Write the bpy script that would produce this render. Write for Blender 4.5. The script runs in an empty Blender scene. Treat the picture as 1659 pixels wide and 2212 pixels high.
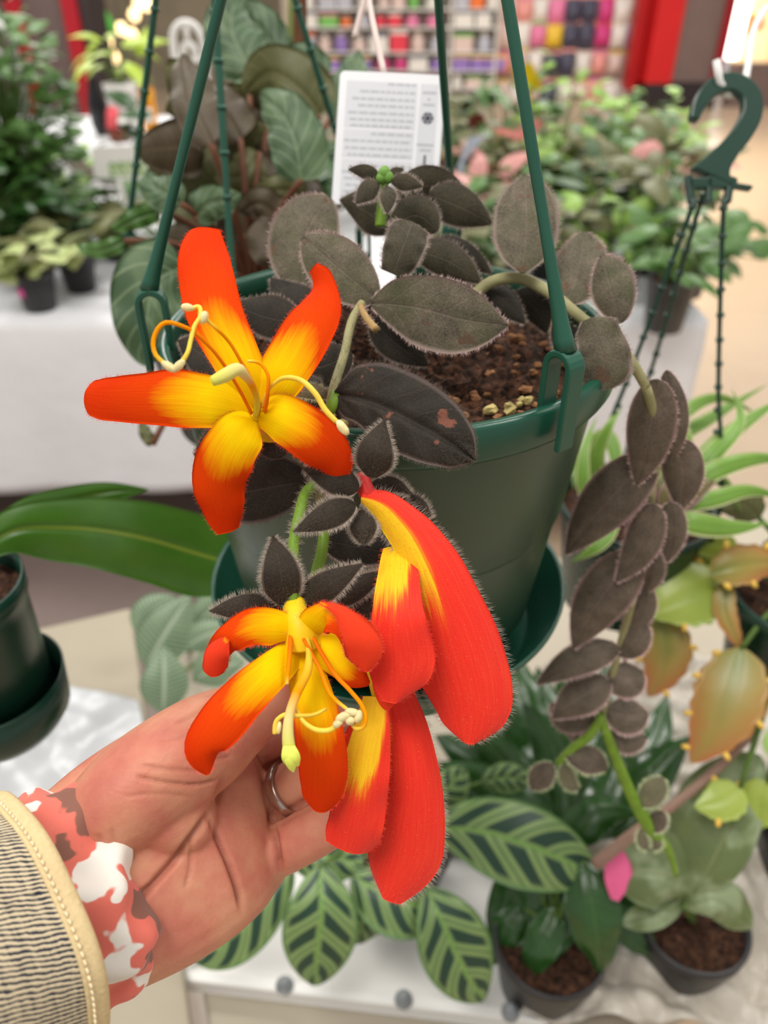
import bpy, math, random
import numpy as np
from mathutils import Vector, Matrix
random.seed(7)
RS = np.random.RandomState(11)
SC = bpy.context.scene
COL = SC.collection
rad = math.radians

# ------------------------------------------------------------------ camera, world, lights, exposure
FPX = 1662.0                       # focal length in pixels of the 1659 x 2212 frame
PITCH = rad(35.0)
CAM = np.array([0.0, 0.0, 1.45])
RT = np.array([1.0, 0.0, 0.0])
FW = np.array([0.0, math.cos(PITCH), -math.sin(PITCH)])
UP = np.array([0.0, math.sin(PITCH), math.cos(PITCH)])
cd = bpy.data.cameras.new('camera')
cam = bpy.data.objects.new('camera', cd)
COL.objects.link(cam)
cam.location = CAM
cam.rotation_euler = (math.pi / 2 - PITCH, 0, 0)
cd.sensor_fit = 'VERTICAL'
cd.sensor_height = 36.0
cd.lens = FPX / 2212.0 * 36.0
cd.clip_start = 0.01
cd.clip_end = 100
cd.dof.use_dof = True
cd.dof.focus_distance = 0.245
cd.dof.aperture_fstop = 8.6
SC.camera = cam
vs = SC.view_settings
vs.view_transform = 'Standard'
vs.look = 'None'
vs.gamma = 1
vs.exposure = 0.40
vs.use_curve_mapping = False

wd = bpy.data.worlds.new('hall')
SC.world = wd
wd.use_nodes = True
bg = wd.node_tree.nodes['Background']
bg.inputs[0].default_value = (1.0, 0.965, 0.93, 1)
bg.inputs[1].default_value = 0.42

def ceiling_lamp(x, y, z, sx, sy, power, col=(1, 0.965, 0.92)):
    l = bpy.data.lights.new('ceiling_lamp', 'AREA')
    l.shape = 'RECTANGLE'
    l.size = sx
    l.size_y = sy
    l.energy = power
    l.color = col
    o = bpy.data.objects.new('ceiling_lamp', l)
    COL.objects.link(o)
    o.location = (x, y, z)
    return o
ceiling_lamp(-0.7, -0.5, 3.7, 1.2, 1.2, 46)
ceiling_lamp(1.6, 0.6, 3.7, 1.2, 0.5, 26)
ceiling_lamp(-1.6, 2.6, 3.7, 1.4, 0.6, 50)
ceiling_lamp(1.4, 3.6, 3.7, 1.4, 0.6, 50)
ceiling_lamp(-2.5, 7.0, 3.8, 1.6, 1.0, 120)
ceiling_lamp(2.5, 7.5, 3.8, 1.6, 1.0, 130)

# ------------------------------------------------------------------ geometry helpers
def P(px, py, d):
    """point of the hall seen at that place of the frame, d metres along the view axis"""
    return CAM + FW * d + RT * ((px - 829.5) / FPX * d) + UP * ((1106.0 - py) / FPX * d)
def PZ(px, py, z):
    r = FW + RT * ((px - 829.5) / FPX) + UP * ((1106.0 - py) / FPX)
    return CAM + r * ((z - CAM[2]) / r[2])
def PY(px, py, y):
    r = FW + RT * ((px - 829.5) / FPX) + UP * ((1106.0 - py) / FPX)
    return CAM + r * ((y - CAM[1]) / r[1])
def proj(v):
    q = np.asarray(v) - CAM
    d = q @ FW
    return 829.5 + FPX * (q @ RT) / d, 1106.0 - FPX * (q @ UP) / d, d
def nrm(a):
    a = np.asarray(a, float)
    return a / np.maximum(np.linalg.norm(a, axis=-1, keepdims=True), 1e-12)
def hermite(x, y, q):
    x = np.asarray(x, float); y = np.asarray(y, float); q = np.asarray(q, float)
    if y.ndim == 1:
        return hermite(x, y[:, None], q)[:, 0]
    n = len(x)
    if n == 2:
        f = ((q - x[0]) / (x[1] - x[0]))[:, None]
        return y[0] * (1 - f) + y[1] * f
    dx = np.diff(x)[:, None]
    s = np.diff(y, axis=0) / dx
    m = np.zeros_like(y)
    m[1:-1] = (s[:-1] * dx[1:] + s[1:] * dx[:-1]) / (dx[1:] + dx[:-1])
    m[0] = 1.5 * s[0] - .5 * m[1]
    m[-1] = 1.5 * s[-1] - .5 * m[-2]
    i = np.clip(np.searchsorted(x, q, side='right') - 1, 0, n - 2)
    h = (x[i + 1] - x[i])[:, None]
    t = ((q - x[i])[:, None]) / h
    return ((2*t**3 - 3*t**2 + 1) * y[i] + (t**3 - 2*t**2 + t) * h * m[i]
            + (-2*t**3 + 3*t**2) * y[i+1] + (t**3 - t**2) * h * m[i+1])
def curve(pts, n=None, ts=None):
    p = np.asarray(pts, float)
    L = np.concatenate([[0], np.cumsum(np.linalg.norm(np.diff(p[:, :3], axis=0), axis=1) + 1e-9)])
    L /= L[-1]
    if ts is None:
        ts = np.linspace(0, 1, n)
    return hermite(L, p, ts)

def obj(name, verts, faces, mats, parent=None, uv=None, fmat=None, smooth=True, root=None):
    me = bpy.data.meshes.new(name)
    me.from_pydata([tuple(map(float, v)) for v in verts], [], [tuple(map(int, f)) for f in faces])
    if not isinstance(mats, (list, tuple)):
        mats = [mats]
    for m_ in mats:
        me.materials.append(m_)
    if uv is not None:
        ul = me.uv_layers.new(name='UVMap')
        li = np.zeros(len(me.loops), dtype=np.int32)
        me.loops.foreach_get('vertex_index', li)
        ul.data.foreach_set('uv', np.asarray(uv, np.float32)[li].ravel())
    if fmat is not None:
        me.polygons.foreach_set('material_index', np.asarray(fmat, np.int32))
    me.polygons.foreach_set('use_smooth', np.full(len(me.polygons), smooth))
    me.update()
    o = bpy.data.objects.new(name, me)
    COL.objects.link(o)
    if parent is not None:
        adopt(o, parent)
    return o
ROOT_T = {}
def adopt(o, parent):
    o.parent = parent
    if parent.name in ROOT_T:
        o.matrix_parent_inverse = Matrix.Translation(ROOT_T[parent.name]).inverted()
def thing(name, label, cat, loc=(0, 0, 0), group=None):
    o = bpy.data.objects.new(name, None)
    COL.objects.link(o)
    o.location = [float(v) for v in loc]
    o.empty_display_size = 0.02
    ROOT_T[o.name] = Vector([float(v) for v in loc])
    tag(o, label, cat, group)
    return o
def tag(o, label=None, cat=None, group=None, kind=None):
    if label: o['label'] = label
    if cat: o['category'] = cat
    if group: o['group'] = group
    if kind: o['kind'] = kind
    return o

class MB:
    """collects pieces of one mesh"""
    def __init__(s): s.v = []; s.f = []; s.uv = []; s.m = []; s.n = 0
    def add(s, v, f, uv=None, mi=0):
        v = np.asarray(v, float)
        s.v.append(v)
        s.uv.append(np.zeros((len(v), 2)) if uv is None else np.asarray(uv, float))
        s.f += [tuple(int(i) + s.n for i in q) for q in f]
        s.m += (list(mi) if isinstance(mi, (list, np.ndarray)) else [mi] * len(f))
        s.n += len(v)
        return s
    def build(s, name, mats, parent=None, smooth=True):
        return obj(name, np.concatenate(s.v), s.f, mats, parent, np.concatenate(s.uv), s.m, smooth)

def grid_faces(n, m, off=0, flip=False, wrap=False):
    f = []
    mm = m if wrap else m - 1
    for i in range(n - 1):
        for j in range(mm):
            a, b = off + i*m + j, off + i*m + (j+1) % m
            c, d = off + (i+1)*m + (j+1) % m, off + (i+1)*m + j
            f.append((a, d, c, b) if flip else (a, b, c, d))
    return f

def blade_geo(C, wl, wr, t, Nh, m=11, cup=0., roll=0., thick=.0006, wav=0., wavn=3., ph=0., groove=0., quilt=0., qn=6, qs=1.0):
    """leaf or petal: centre line C, half widths (m), normal hint per row"""
    n = len(C)
    T = nrm(np.gradient(C, axis=0))
    S0 = nrm(np.cross(T, Nh))
    N0 = np.cross(S0, T)
    r = np.broadcast_to(np.asarray(roll, float), (n,))[:, None]
    S = S0 * np.cos(r) + N0 * np.sin(r)
    N = np.cross(S, T)
    u = np.linspace(-1, 1, m)
    w = np.where(u[None, :] < 0, wl[:, None], wr[:, None])
    hw = ((wl + wr) / 2)[:, None]
    cupa = np.broadcast_to(np.asarray(cup, float), (n,))[:, None]
    h = -cupa * (u[None, :] ** 2) * hw
    if wav:
        h = h + wav * np.abs(u[None, :]) ** 2 * np.sin(t[:, None] * wavn * 6.283 + np.sign(u)[None, :] * 1.3 + ph)
    if groove:
        h = h - groove * np.exp(-(u[None, :] / .09) ** 2)
    if quilt:
        s = t[:, None] * qn - np.abs(u)[None, :] * qs
        h = h + quilt * np.abs(np.sin(s * math.pi)) ** .7 * np.minimum(1, (1 - np.abs(u[None, :])) * 4) * np.minimum(1, np.abs(u)[None, :] * 6)
    top = C[:, None, :] + S[:, None, :] * (u[None, :] * w)[:, :, None] + N[:, None, :] * h[:, :, None]
    edge = np.sqrt(np.clip(1 - u ** 2, 0, 1))[None, :, None]
    bot = top - N[:, None, :] * thick * (0.25 + .75 * edge)
    uvt = np.stack(np.broadcast_arrays((u[None, :] + 1) / 2, t[:, None]), -1)
    V = np.concatenate([top.reshape(-1, 3), bot.reshape(-1, 3)])
    UV = np.concatenate([uvt.reshape(-1, 2)] * 2)
    k = n * m
    F = grid_faces(n, m, 0, flip=False)
    F2 = grid_faces(n, m, k, flip=True)
    E = []
    for i in range(n - 1):
        a, b = i*m, (i+1)*m
        E.append((a, b, b + k, a + k)[::-1])
        a, b = i*m + m - 1, (i+1)*m + m - 1
        E.append((a, a + k, b + k, b)[::-1])
    for j in range(m - 1):
        E.append((j, j + k, j + 1 + k, j + 1)[::-1])
        a = (n-1)*m + j
        E.append((a, a + 1, a + 1 + k, a + k)[::-1])
    mi = [0] * len(F) + [1] * len(F2) + [0] * len(E)
    return dict(V=V, F=F + F2 + E, UV=UV, mi=mi, top=top, S=S, N=N, T=T, u=u, t=t)

def profile(kind, t):
    """relative half width along a leaf"""
    if kind == 'oval':   return np.sin(math.pi * np.clip(t, 0, 1)) ** .55
    if kind == 'leaf':   return np.sin(math.pi * np.clip(t, 0, 1) ** .8) ** .8
    if kind == 'lance':  return np.sin(math.pi * np.clip(t, 0, 1) ** .7) ** 1.0
    if kind == 'round':  return np.sqrt(np.clip(1 - (2*t - 1) ** 2, 0, 1))
    if kind == 'point':  return np.sin(math.pi * np.clip(t, 0, 1) ** .72) ** .72 * (1 - .25 * t ** 6)
    if kind == 'strap':  return np.minimum(1, np.minimum(t * 6 + .35, ((1 - t) * 3.2) ** .8))
    if kind == 'heart':  return np.sqrt(np.clip(1 - (2 * np.clip(t, 0, 1) ** .62 - 1) ** 2, 0, 1)) * (1 - .15 * t)
    return np.ones_like(t)

def pix_blade(pts, W, n=30, m=13, **kw):
    """blade given by frame positions with real depths; W = list of (t, left, right) in frame pixels, or (kind, left, right)"""
    s = np.linspace(0, 1, n)
    t = (1 - np.cos(math.pi * s)) / 2 * .7 + s * .3
    Pw = np.array([P(*p) for p in pts])
    C = curve(Pw, ts=t)
    if isinstance(W[0], str):
        pr = profile(W[0], t * .994 + .003)
        wl, wr = pr * W[1], pr * W[2]
    else:
        A = np.array(W, float)
        wl = np.maximum(hermite(A[:, 0], A[:, 1], t), .5)
        wr = np.maximum(hermite(A[:, 0], A[:, -1], t), .5)
    d = (C - CAM) @ FW
    roll = kw.pop('roll', 0.)
    if isinstance(roll, (list, tuple)):
        roll = np.interp(t, np.linspace(0, 1, len(roll)), roll)
    roll = np.broadcast_to(np.asarray(roll, float), (n,))
    c = np.maximum(np.abs(np.cos(roll)), .3)
    k = d / FPX / c
    V = nrm(CAM - C)
    T = nrm(np.gradient(C, axis=0))
    # keep the outline's size when the centre line runs obliquely to the view
    return blade_geo(C, wl * k, wr * k, t, V, m=m, roll=roll, **kw)

def blade_obj(name, g, mats, parent=None):
    return obj(name, g['V'], g['F'], mats, parent, g['UV'], g['mi'] if isinstance(mats, (list, tuple)) and len(mats) > 1 else None)

def hair_mesh(pos, dirs, length, width, rs=RS):
    """fine hairs: one slim three-sided needle each"""
    n = len(pos)
    side = nrm(np.cross(dirs, nrm(CAM - pos)))
    bend = nrm(rs.normal(size=(n, 3)))
    L = (length * rs.uniform(.55, 1.15, n))[:, None]
    tip = pos + dirs * L + bend * L * .18
    mid = pos + dirs * L * .5 + bend * L * .02
    w = width
    v = np.stack([pos - side * w, pos + side * w, mid + side * w * .7, mid - side * w * .7, tip], 1).reshape(-1, 3)
    f = []
    for i in range(n):
        b = i * 5
        f.append((b, b+1, b+2, b+3)); f.append((b+3, b+2, b+4))
    return v, f

def fuzz(parent, g, mat, edge=120, face=300, length=.0016, width=.000045, lean=.3, seed=1, flen=.6, fmat=None):
    rs = np.random.RandomState(seed)
    top, S, N, T, u = g['top'], g['S'], g['N'], g['T'], g['u']
    n, m = top.shape[:2]
    pos, dr = [], []
    # margin
    if edge:
        i = rs.uniform(0, n - 1.001, edge * 2)
        i0 = i.astype(int); fr = (i - i0)[:, None]
        sd = rs.randint(0, 2, edge * 2)
        j = np.where(sd == 0, 0, m - 1)
        p = top[i0, j] * (1 - fr) + top[i0 + 1, j] * fr
        d = S[i0] * np.where(sd == 0, -1, 1)[:, None] + N[i0] * rs.uniform(-.5, .7, (edge*2, 1)) + T[i0] * rs.uniform(-.2, .6, (edge*2, 1))
        pos.append(p); dr.append(nrm(d))
    if face:
        i = rs.uniform(0, n - 1.001, face); j = rs.uniform(0, m - 1.001, face)
        i0 = i.astype(int); j0 = j.astype(int)
        fi = (i - i0)[:, None]; fj = (j - j0)[:, None]
        p = (top[i0, j0] * (1-fi) * (1-fj) + top[i0+1, j0] * fi * (1-fj) + top[i0, j0+1] * (1-fi) * fj + top[i0+1, j0+1] * fi * fj)
        d = N[i0] + T[i0] * rs.uniform(0, .9, (face, 1)) + S[i0] * rs.normal(0, .35, (face, 1))
        pos.append(p); dr.append(nrm(d))
    pos = np.concatenate(pos); dr = np.concatenate(dr)
    ln = np.full(len(pos), length)
    if edge and face: ln[edge * 2:] *= flen
    v, f = hair_mesh(pos, dr, ln, width, rs)
    mi = [0 if k // 2 < edge * 2 else 1 for k in range(len(f))] if fmat else None
    o = obj('hairs', v, f, [mat, fmat] if fmat else mat, parent, fmat=mi, smooth=False)
    o['kind'] = 'stuff'
    return o

def tube_geo(path, radii, seg=10, n=None, cap=True, flat=None):
    p = np.asarray(path, float)
    r = np.broadcast_to(np.asarray(radii, float), (len(p),))
    if n:
        q = curve(np.column_stack([p, r]), n)
        p, r = q[:, :3], np.maximum(q[:, 3], 1e-5)
    n = len(p)
    T = nrm(np.gradient(p, axis=0))
    a = np.array([0, 0, 1.]) if abs(T[0][2]) < .9 else np.array([1., 0, 0])
    X = np.zeros_like(p)
    x = nrm(np.cross(T[0], a))
    for i in range(n):
        x = nrm(x - T[i] * (x @ T[i]))
        X[i] = x
    Y = np.cross(T, X)
    th = np.linspace(0, 2*math.pi, seg, endpoint=False)
    V = p[:, None] + (X[:, None] * np.cos(th)[None, :, None] + Y[:, None] * np.sin(th)[None, :, None]) * r[:, None, None]
    V = V.reshape(-1, 3)
    F = grid_faces(n, seg, 0, wrap=True)
    uv = np.stack(np.broadcast_arrays(np.linspace(0, 1, seg)[None, :], np.linspace(0, 1, n)[:, None]), -1).reshape(-1, 2)
    if cap:
        F.append(tuple(range(seg))[::-1])
        F.append(tuple((n-1)*seg + i for i in range(seg)))
    return V, F, uv, (p, T, X, Y, r)

def tube(name, path, radii, mat, parent=None, seg=10, n=None):
    V, F, uv, _ = tube_geo(path, radii, seg, n)
    return obj(name, V, F, mat, parent, uv)
def ptube(name, pts, rpx, mat, parent=None, seg=10, n=24):
    Pw = np.array([P(*p) for p in pts])
    d = np.array([p[2] for p in pts])
    rp = np.broadcast_to(np.asarray(rpx, float), (len(pts),))
    return tube(name, Pw, rp * d / FPX, mat, parent, seg, n)
def tube_fuzz(parent, path, radii, mat, count, length, width=.00004, seed=3):
    rs = np.random.RandomState(seed)
    _, _, _, (p, T, X, Y, r) = tube_geo(path, radii, 8, 40)
    i = rs.uniform(0, len(p) - 1.001, count); i0 = i.astype(int); f = (i - i0)[:, None]
    th = rs.uniform(0, 6.283, count)[:, None]
    d = X[i0] * np.cos(th) + Y[i0] * np.sin(th)
    pos = p[i0] * (1 - f) + p[i0+1] * f + d * r[i0][:, None] * .95
    dr = nrm(d + T[i0] * rs.normal(.1, .3, (count, 1)))
    v, fc = hair_mesh(pos, dr, np.full(count, length), width, rs)
    o = obj('hairs', v, fc, mat, parent, smooth=False)
    o['kind'] = 'stuff'
    return o

def lathe_geo(profile_, seg=48, loc=(0, 0, 0), closed=False):
    pr = np.asarray(profile_, float)
    th = np.linspace(0, 2*math.pi, seg, endpoint=False)
    V = np.stack([pr[:, None, 0] * np.cos(th), pr[:, None, 0] * np.sin(th), np.broadcast_to(pr[:, None, 1], (len(pr), seg))], -1).reshape(-1, 3) + np.asarray(loc)
    F = grid_faces(len(pr), seg, 0, wrap=True)
    if pr[0, 0] > 1e-6: F.append(tuple(range(seg))[::-1])
    if pr[-1, 0] > 1e-6: F.append(tuple((len(pr)-1)*seg + i for i in range(seg)))
    uv = np.stack(np.broadcast_arrays(np.linspace(0, 1, seg)[None, :], np.linspace(0, 1, len(pr))[:, None]), -1).reshape(-1, 2)
    return V, F, uv
def lathe(name, profile_, mat, parent=None, loc=(0, 0, 0), seg=48):
    V, F, uv = lathe_geo(profile_, seg, loc)
    return obj(name, V, F, mat, parent, uv)
def box_geo(x0, x1, y0, y1, z0, z1):
    V = [(x, y, z) for z in (z0, z1) for y in (y0, y1) for x in (x0, x1)]
    F = [(0, 2, 3, 1), (4, 5, 7, 6), (0, 1, 5, 4), (2, 6, 7, 3), (0, 4, 6, 2), (1, 3, 7, 5)]
    return np.array(V, float), F
def bevel(o, w, seg=2):
    b = o.modifiers.new('bevel', 'BEVEL'); b.width = w; b.segments = seg; b.limit_method = 'ANGLE'
    return o
def blob_geo(c, r, seed=0, nu=10, nv=7, rough=.15):
    rs = np.random.RandomState(seed)
    r = np.broadcast_to(np.asarray(r, float), (3,))
    V = [np.array([0, 0, -1.])]
    for i in range(1, nv):
        a = -math.pi/2 + math.pi * i / nv
        for j in range(nu):
            b = 2*math.pi * j / nu
            V.append(np.array([math.cos(a)*math.cos(b), math.cos(a)*math.sin(b), math.sin(a)]))
    V.append(np.array([0, 0, 1.]))
    V = np.array(V)
    V = V * (1 + rs.uniform(-rough, rough, (len(V), 1))) * r + np.asarray(c)
    F = []
    for j in range(nu):
        F.append((0, 1 + (j+1) % nu, 1 + j))
        F.append((len(V)-1, 1 + (nv-2)*nu + j, 1 + (nv-2)*nu + (j+1) % nu))
    for i in range(nv - 2):
        for j in range(nu):
            F.append((1 + i*nu + j, 1 + i*nu + (j+1) % nu, 1 + (i+1)*nu + (j+1) % nu, 1 + (i+1)*nu + j))
    return V, F

# ------------------------------------------------------------------ materials
def lin(c):
    return tuple(((v/255.) / 12.92 if v/255. <= .04045 else ((v/255. + .055) / 1.055) ** 2.4) for v in c) + (1.0,)
class NT:
    def __init__(s, name):
        s.m = bpy.data.materials.new(name); s.m.use_nodes = True
        s.t = s.m.node_tree; s.b = s.t.nodes['Principled BSDF']; s._uv = None
    def n(s, ty, **kw):
        x = s.t.nodes.new(ty)
        for k, v in kw.items(): setattr(x, k, v)
        return x
    def put(s, sock, v):
        if hasattr(v, 'is_output'): s.t.links.new(v, sock)
        elif isinstance(v, (tuple, list)) and len(v) == 3 and sock.type == 'RGBA': sock.default_value = lin(v)
        else: sock.default_value = v
    def uvw(s):
        if not s._uv: s._uv = s.n('ShaderNodeTexCoord')
        return s._uv
    def sep(s, v):
        x = s.n('ShaderNodeSeparateXYZ'); s.put(x.inputs[0], v); return x.outputs
    def comb(s, a, b, c=0.):
        x = s.n('ShaderNodeCombineXYZ')
        for i, v in enumerate((a, b, c)): s.put(x.inputs[i], v)
        return x.outputs[0]
    def ma(s, op, a, b=0., c=None, clamp=False):
        x = s.n('ShaderNodeMath', operation=op, use_clamp=clamp)
        s.put(x.inputs[0], a); s.put(x.inputs[1], b)
        if c is not None: s.put(x.inputs[2], c)
        return x.outputs[0]
    def noise(s, v, scale, detail=3., rough=.55):
        x = s.n('ShaderNodeTexNoise'); s.put(x.inputs['Vector'], v)
        x.inputs['Scale'].default_value = scale; x.inputs['Detail'].default_value = detail; x.inputs['Roughness'].default_value = rough
        return x.outputs['Fac']
    def voro(s, v, scale, out='Distance', feat='F1'):
        x = s.n('ShaderNodeTexVoronoi', feature=feat); s.put(x.inputs['Vector'], v); x.inputs['Scale'].default_value = scale
        return x.outputs[out]
    def mix(s, f, a, b):
        x = s.n('ShaderNodeMix', data_type='RGBA')
        s.put(x.inputs[0], f); s.put(x.inputs[6], a); s.put(x.inputs[7], b); return x.outputs[2]
    def ramp(s, f, stops, interp='LINEAR'):
        x = s.n('ShaderNodeValToRGB'); x.color_ramp.interpolation = interp
        e = x.color_ramp.elements
        while len(e) < len(stops): e.new(.5)
        for i, (p, c) in enumerate(stops):
            e[i].position = p; e[i].color = lin(c) if not isinstance(c, (int, float)) else (c, c, c, 1)
        s.put(x.inputs[0], f); return x.outputs[0]
    def bump(s, h, strength=.3, dist=.001):
        x = s.n('ShaderNodeBump'); x.inputs['Strength'].default_value = strength; x.inputs['Distance'].default_value = dist
        s.put(x.inputs['Height'], h); s.t.links.new(x.outputs[0], s.b.inputs['Normal'])
    def out(s, col, rough=.5, spec=.5, **kw):
        s.put(s.b.inputs['Base Color'], col); s.put(s.b.inputs['Roughness'], rough)
        s.b.inputs['Specular IOR Level'].default_value = spec
        for k, v in kw.items(): s.put(s.b.inputs[k.replace('_', ' ')], v)
        return s.m
MC = {}
def plain(col, rough=.5, spec=.5, var=.12, scale=60., bump=0., name=None, **kw):
    """one colour with faint natural variation"""
    key = (col, rough, spec, var, scale, bump, tuple(kw.items()))
    if key in MC: return MC[key]
    q = NT(name or 'surface_%d_%d_%d' % col)
    v = q.uvw().outputs['Object']
    nz = q.noise(v, scale, 3.)
    lo = tuple(c * (1 - var) for c in col); hi = tuple(min(255, c * (1 + var)) for c in col)
    c = q.mix(nz, lo, hi)
    if bump: q.bump(nz, bump, .002)
    MC[key] = q.out(c, rough, spec, **kw)
    return MC[key]

def petal_mat(name, thr=.42, soft=.2, yel=(240, 198, 0), ora=(216, 56, 0), edge=.2, side=0., streak=.2, far=(206, 38, 0)):
    q = NT(name)
    s = q.sep(q.uvw().outputs['UV'])
    u, v = s[0], s[1]
    x = q.ma('MULTIPLY', q.ma('ABSOLUTE', q.ma('SUBTRACT', u, .5)), 2.)
    st = q.noise(q.comb(q.ma('MULTIPLY', u, 9.), q.ma('MULTIPLY', v, 2.2)), 1.6, 4.)
    f = q.ma('ADD', v, q.ma('MULTIPLY', q.ma('POWER', x, 2.5), edge))
    f = q.ma('ADD', f, q.ma('MULTIPLY', q.ma('SUBTRACT', st, .5), streak))
    if side: f = q.ma('ADD', f, q.ma('MULTIPLY', q.ma('SUBTRACT', u, .5), side))
    c = q.ramp(f, [(max(.01, thr - soft), yel), (thr, (236, 150, 0)), (min(.97, thr + soft * .7), ora), (min(.99, thr + soft * 2.4), far)])
    fine = q.noise(q.uvw().outputs['Object'], 2600., 2.)
    c = q.mix(q.ma('MULTIPLY', fine, .10), c, (255, 150, 40))
    vein = q.noise(q.comb(q.ma('MULTIPLY', u, 22.), q.ma('MULTIPLY', v, 1.2)), 1.4, 2.)
    q.bump(q.ma('ADD', vein, q.ma('MULTIPLY', fine, .3)), .25, .0006)
    return q.out(c, .75, .06)
def velvet_mat(name, base=(62, 58, 48), hi=(92, 84, 68), margin=(150, 128, 122), spot=None, spots=.62, veins=.5, green=None, sheen=.5):
    q = NT(name)
    tc = q.uvw()
    s = q.sep(tc.outputs['UV'])
    u, v = s[0], s[1]
    x = q.ma('MULTIPLY', q.ma('ABSOLUTE', q.ma('SUBTRACT', u, .5)), 2.)
    nz = q.noise(tc.outputs['Object'], 120., 4.)
    fine = q.noise(tc.outputs['Object'], 1500., 2.)
    c = q.mix(q.ramp(q.ma('MULTIPLY', q.ma('ADD', nz, fine), .5), [(.34, 0.), (.66, 1.)]), base, hi)
    if green:
        c = q.mix(q.ma('MULTIPLY', q.ramp(q.noise(tc.outputs['Object'], 75., 3.), [(.45, 0.), (.7, 1.)]), .6), c, green)
    # midrib and side veins
    vs_ = q.ma('ABSOLUTE', q.ma('SUBTRACT', q.ma('FRACT', q.ma('SUBTRACT', q.ma('MULTIPLY', v, 5.), q.ma('MULTIPLY', x, 1.3))), .5))
    vl = q.ramp(vs_, [(.0, 1.), (.06, 0.)])
    ml = q.ramp(x, [(.0, 1.), (.05, 0.)])
    vm = q.ma('MULTIPLY', q.ma('MAXIMUM', ml, q.ma('MULTIPLY', vl, .5)), veins)
    c = q.mix(q.ma('MULTIPLY', vm, .35), c, margin)
    if spot:
        sp = q.ramp(q.noise(tc.outputs['Object'], 95., 5., .6), [(spots, 0.), (spots + .03, 1.)])
        c = q.mix(q.ma('MULTIPLY', sp, .7), c, spot)
    mg = q.ramp(q.ma('ADD', x, q.ma('MULTIPLY', q.ma('POWER', v, 14.), .3)), [(.87, 0.), (.98, 1.)])
    c = q.mix(q.ma('MULTIPLY', mg, .7), c, margin)
    h = q.ma('ADD', q.ma('MULTIPLY', fine, .5), q.ma('MULTIPLY', vm, -1.2))
    q.bump(h, .5, .0006)
    q.b.inputs['Sheen Tint'].default_value = lin((220, 205, 200))
    return q.out(c, .75, .25, Sheen_Weight=sheen, Sheen_Roughness=.4)
def leaf_mat(name, base, hi, vein, rough=.35, spec=.5, nv=9., slant=1.2, vw=.06, margin=None, vs_amt=.7, mid=.05, patch=None):
    """plain broad leaf with midrib and side veins"""
    key = name
    if key in MC: return MC[key]
    q = NT(name)
    tc = q.uvw()
    s = q.sep(tc.outputs['UV'])
    u, v = s[0], s[1]
    x = q.ma('MULTIPLY', q.ma('ABSOLUTE', q.ma('SUBTRACT', u, .5)), 2.)
    nz = q.noise(tc.outputs['Object'], 45., 4.)
    c = q.mix(nz, base, hi)
    if patch:
        c = q.mix(q.ramp(q.noise(tc.outputs['Object'], 30., 3.), [(.48, 0.), (.6, 1.)]), c, patch)
    vv = q.ma('ABSOLUTE', q.ma('SUBTRACT', q.ma('FRACT', q.ma('SUBTRACT', q.ma('MULTIPLY', v, nv), q.ma('MULTIPLY', x, slant))), .5))
    vl = q.ma('MULTIPLY', q.ramp(vv, [(.0, 1.), (vw, 0.)]), vs_amt)
    ml = q.ramp(x, [(0., 1.), (mid, 0.)])
    c = q.mix(q.ma('MULTIPLY', q.ma('MAXIMUM', ml, vl), .8), c, vein)
    if margin:
        c = q.mix(q.ramp(x, [(.8, 0.), (.95, 1.)]), c, margin)
    q.bump(q.ma('ADD', nz, q.ma('MAXIMUM', ml, vl)), .25, .001)
    MC[key] = q.out(c, rough, spec)
    return MC[key]
# ------------------------------------------------------------------ the setting
def floor_mat():
    q = NT('polished_floor_tiles')
    v = q.uvw().outputs['Object']
    s = q.sep(v)
    nz = q.noise(v, 3., 4.)
    c = q.mix(nz, (192, 168, 142), (204, 182, 156))
    gx = q.ma('ABSOLUTE', q.ma('SUBTRACT', q.ma('FRACT', q.ma('MULTIPLY', s[0], 1.66)), .5))
    gy = q.ma('ABSOLUTE', q.ma('SUBTRACT', q.ma('FRACT', q.ma('MULTIPLY', s[1], 1.66)), .5))
    g = q.ramp(q.ma('MINIMUM', gx, gy), [(.0, 1.), (.006, 0.)])
    c = q.mix(q.ma('MULTIPLY', g, .4), c, (150, 130, 112))
    return q.out(c, .22, .5)
M_floor = floor_mat()
V, F = box_geo(-14, 14, -4, 16, -.1, 0)
tag(obj('floor', V, F, M_floor, smooth=False), kind='structure')
# plain taupe area, darker than the cream floor, laid over it on the left
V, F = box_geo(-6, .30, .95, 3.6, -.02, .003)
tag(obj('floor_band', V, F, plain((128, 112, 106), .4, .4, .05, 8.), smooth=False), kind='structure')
M_taupe = plain((92, 78, 76), .55, .4, .06, 6.)
M_taupe2 = plain((118, 98, 92), .55, .4, .06, 6.)
M_red = plain((205, 20, 22), .4, .5, .06, 4.)
M_dred = plain((150, 14, 30), .5, .4, .08, 4.)
M_dark = plain((48, 40, 40), .6, .3, .1, 5.)
M_white = plain((236, 234, 230), .6, .3, .03, 9.)
M_cream = plain((226, 212, 190), .6, .3, .05, 9.)

YW = 11.3
def wall_panel(name, x0, x1, y, z0, z1, mat, th=.25, kind='structure'):
    V, F = box_geo(x0, x1, y, y + th, z0, z1)
    return tag(obj(name, V, F, mat, smooth=False), kind=kind)
def wx(px, py, y): return float(PY(px, py, y)[0])
def wz(py, y): return float(PY(829, py, y)[2])
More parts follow.
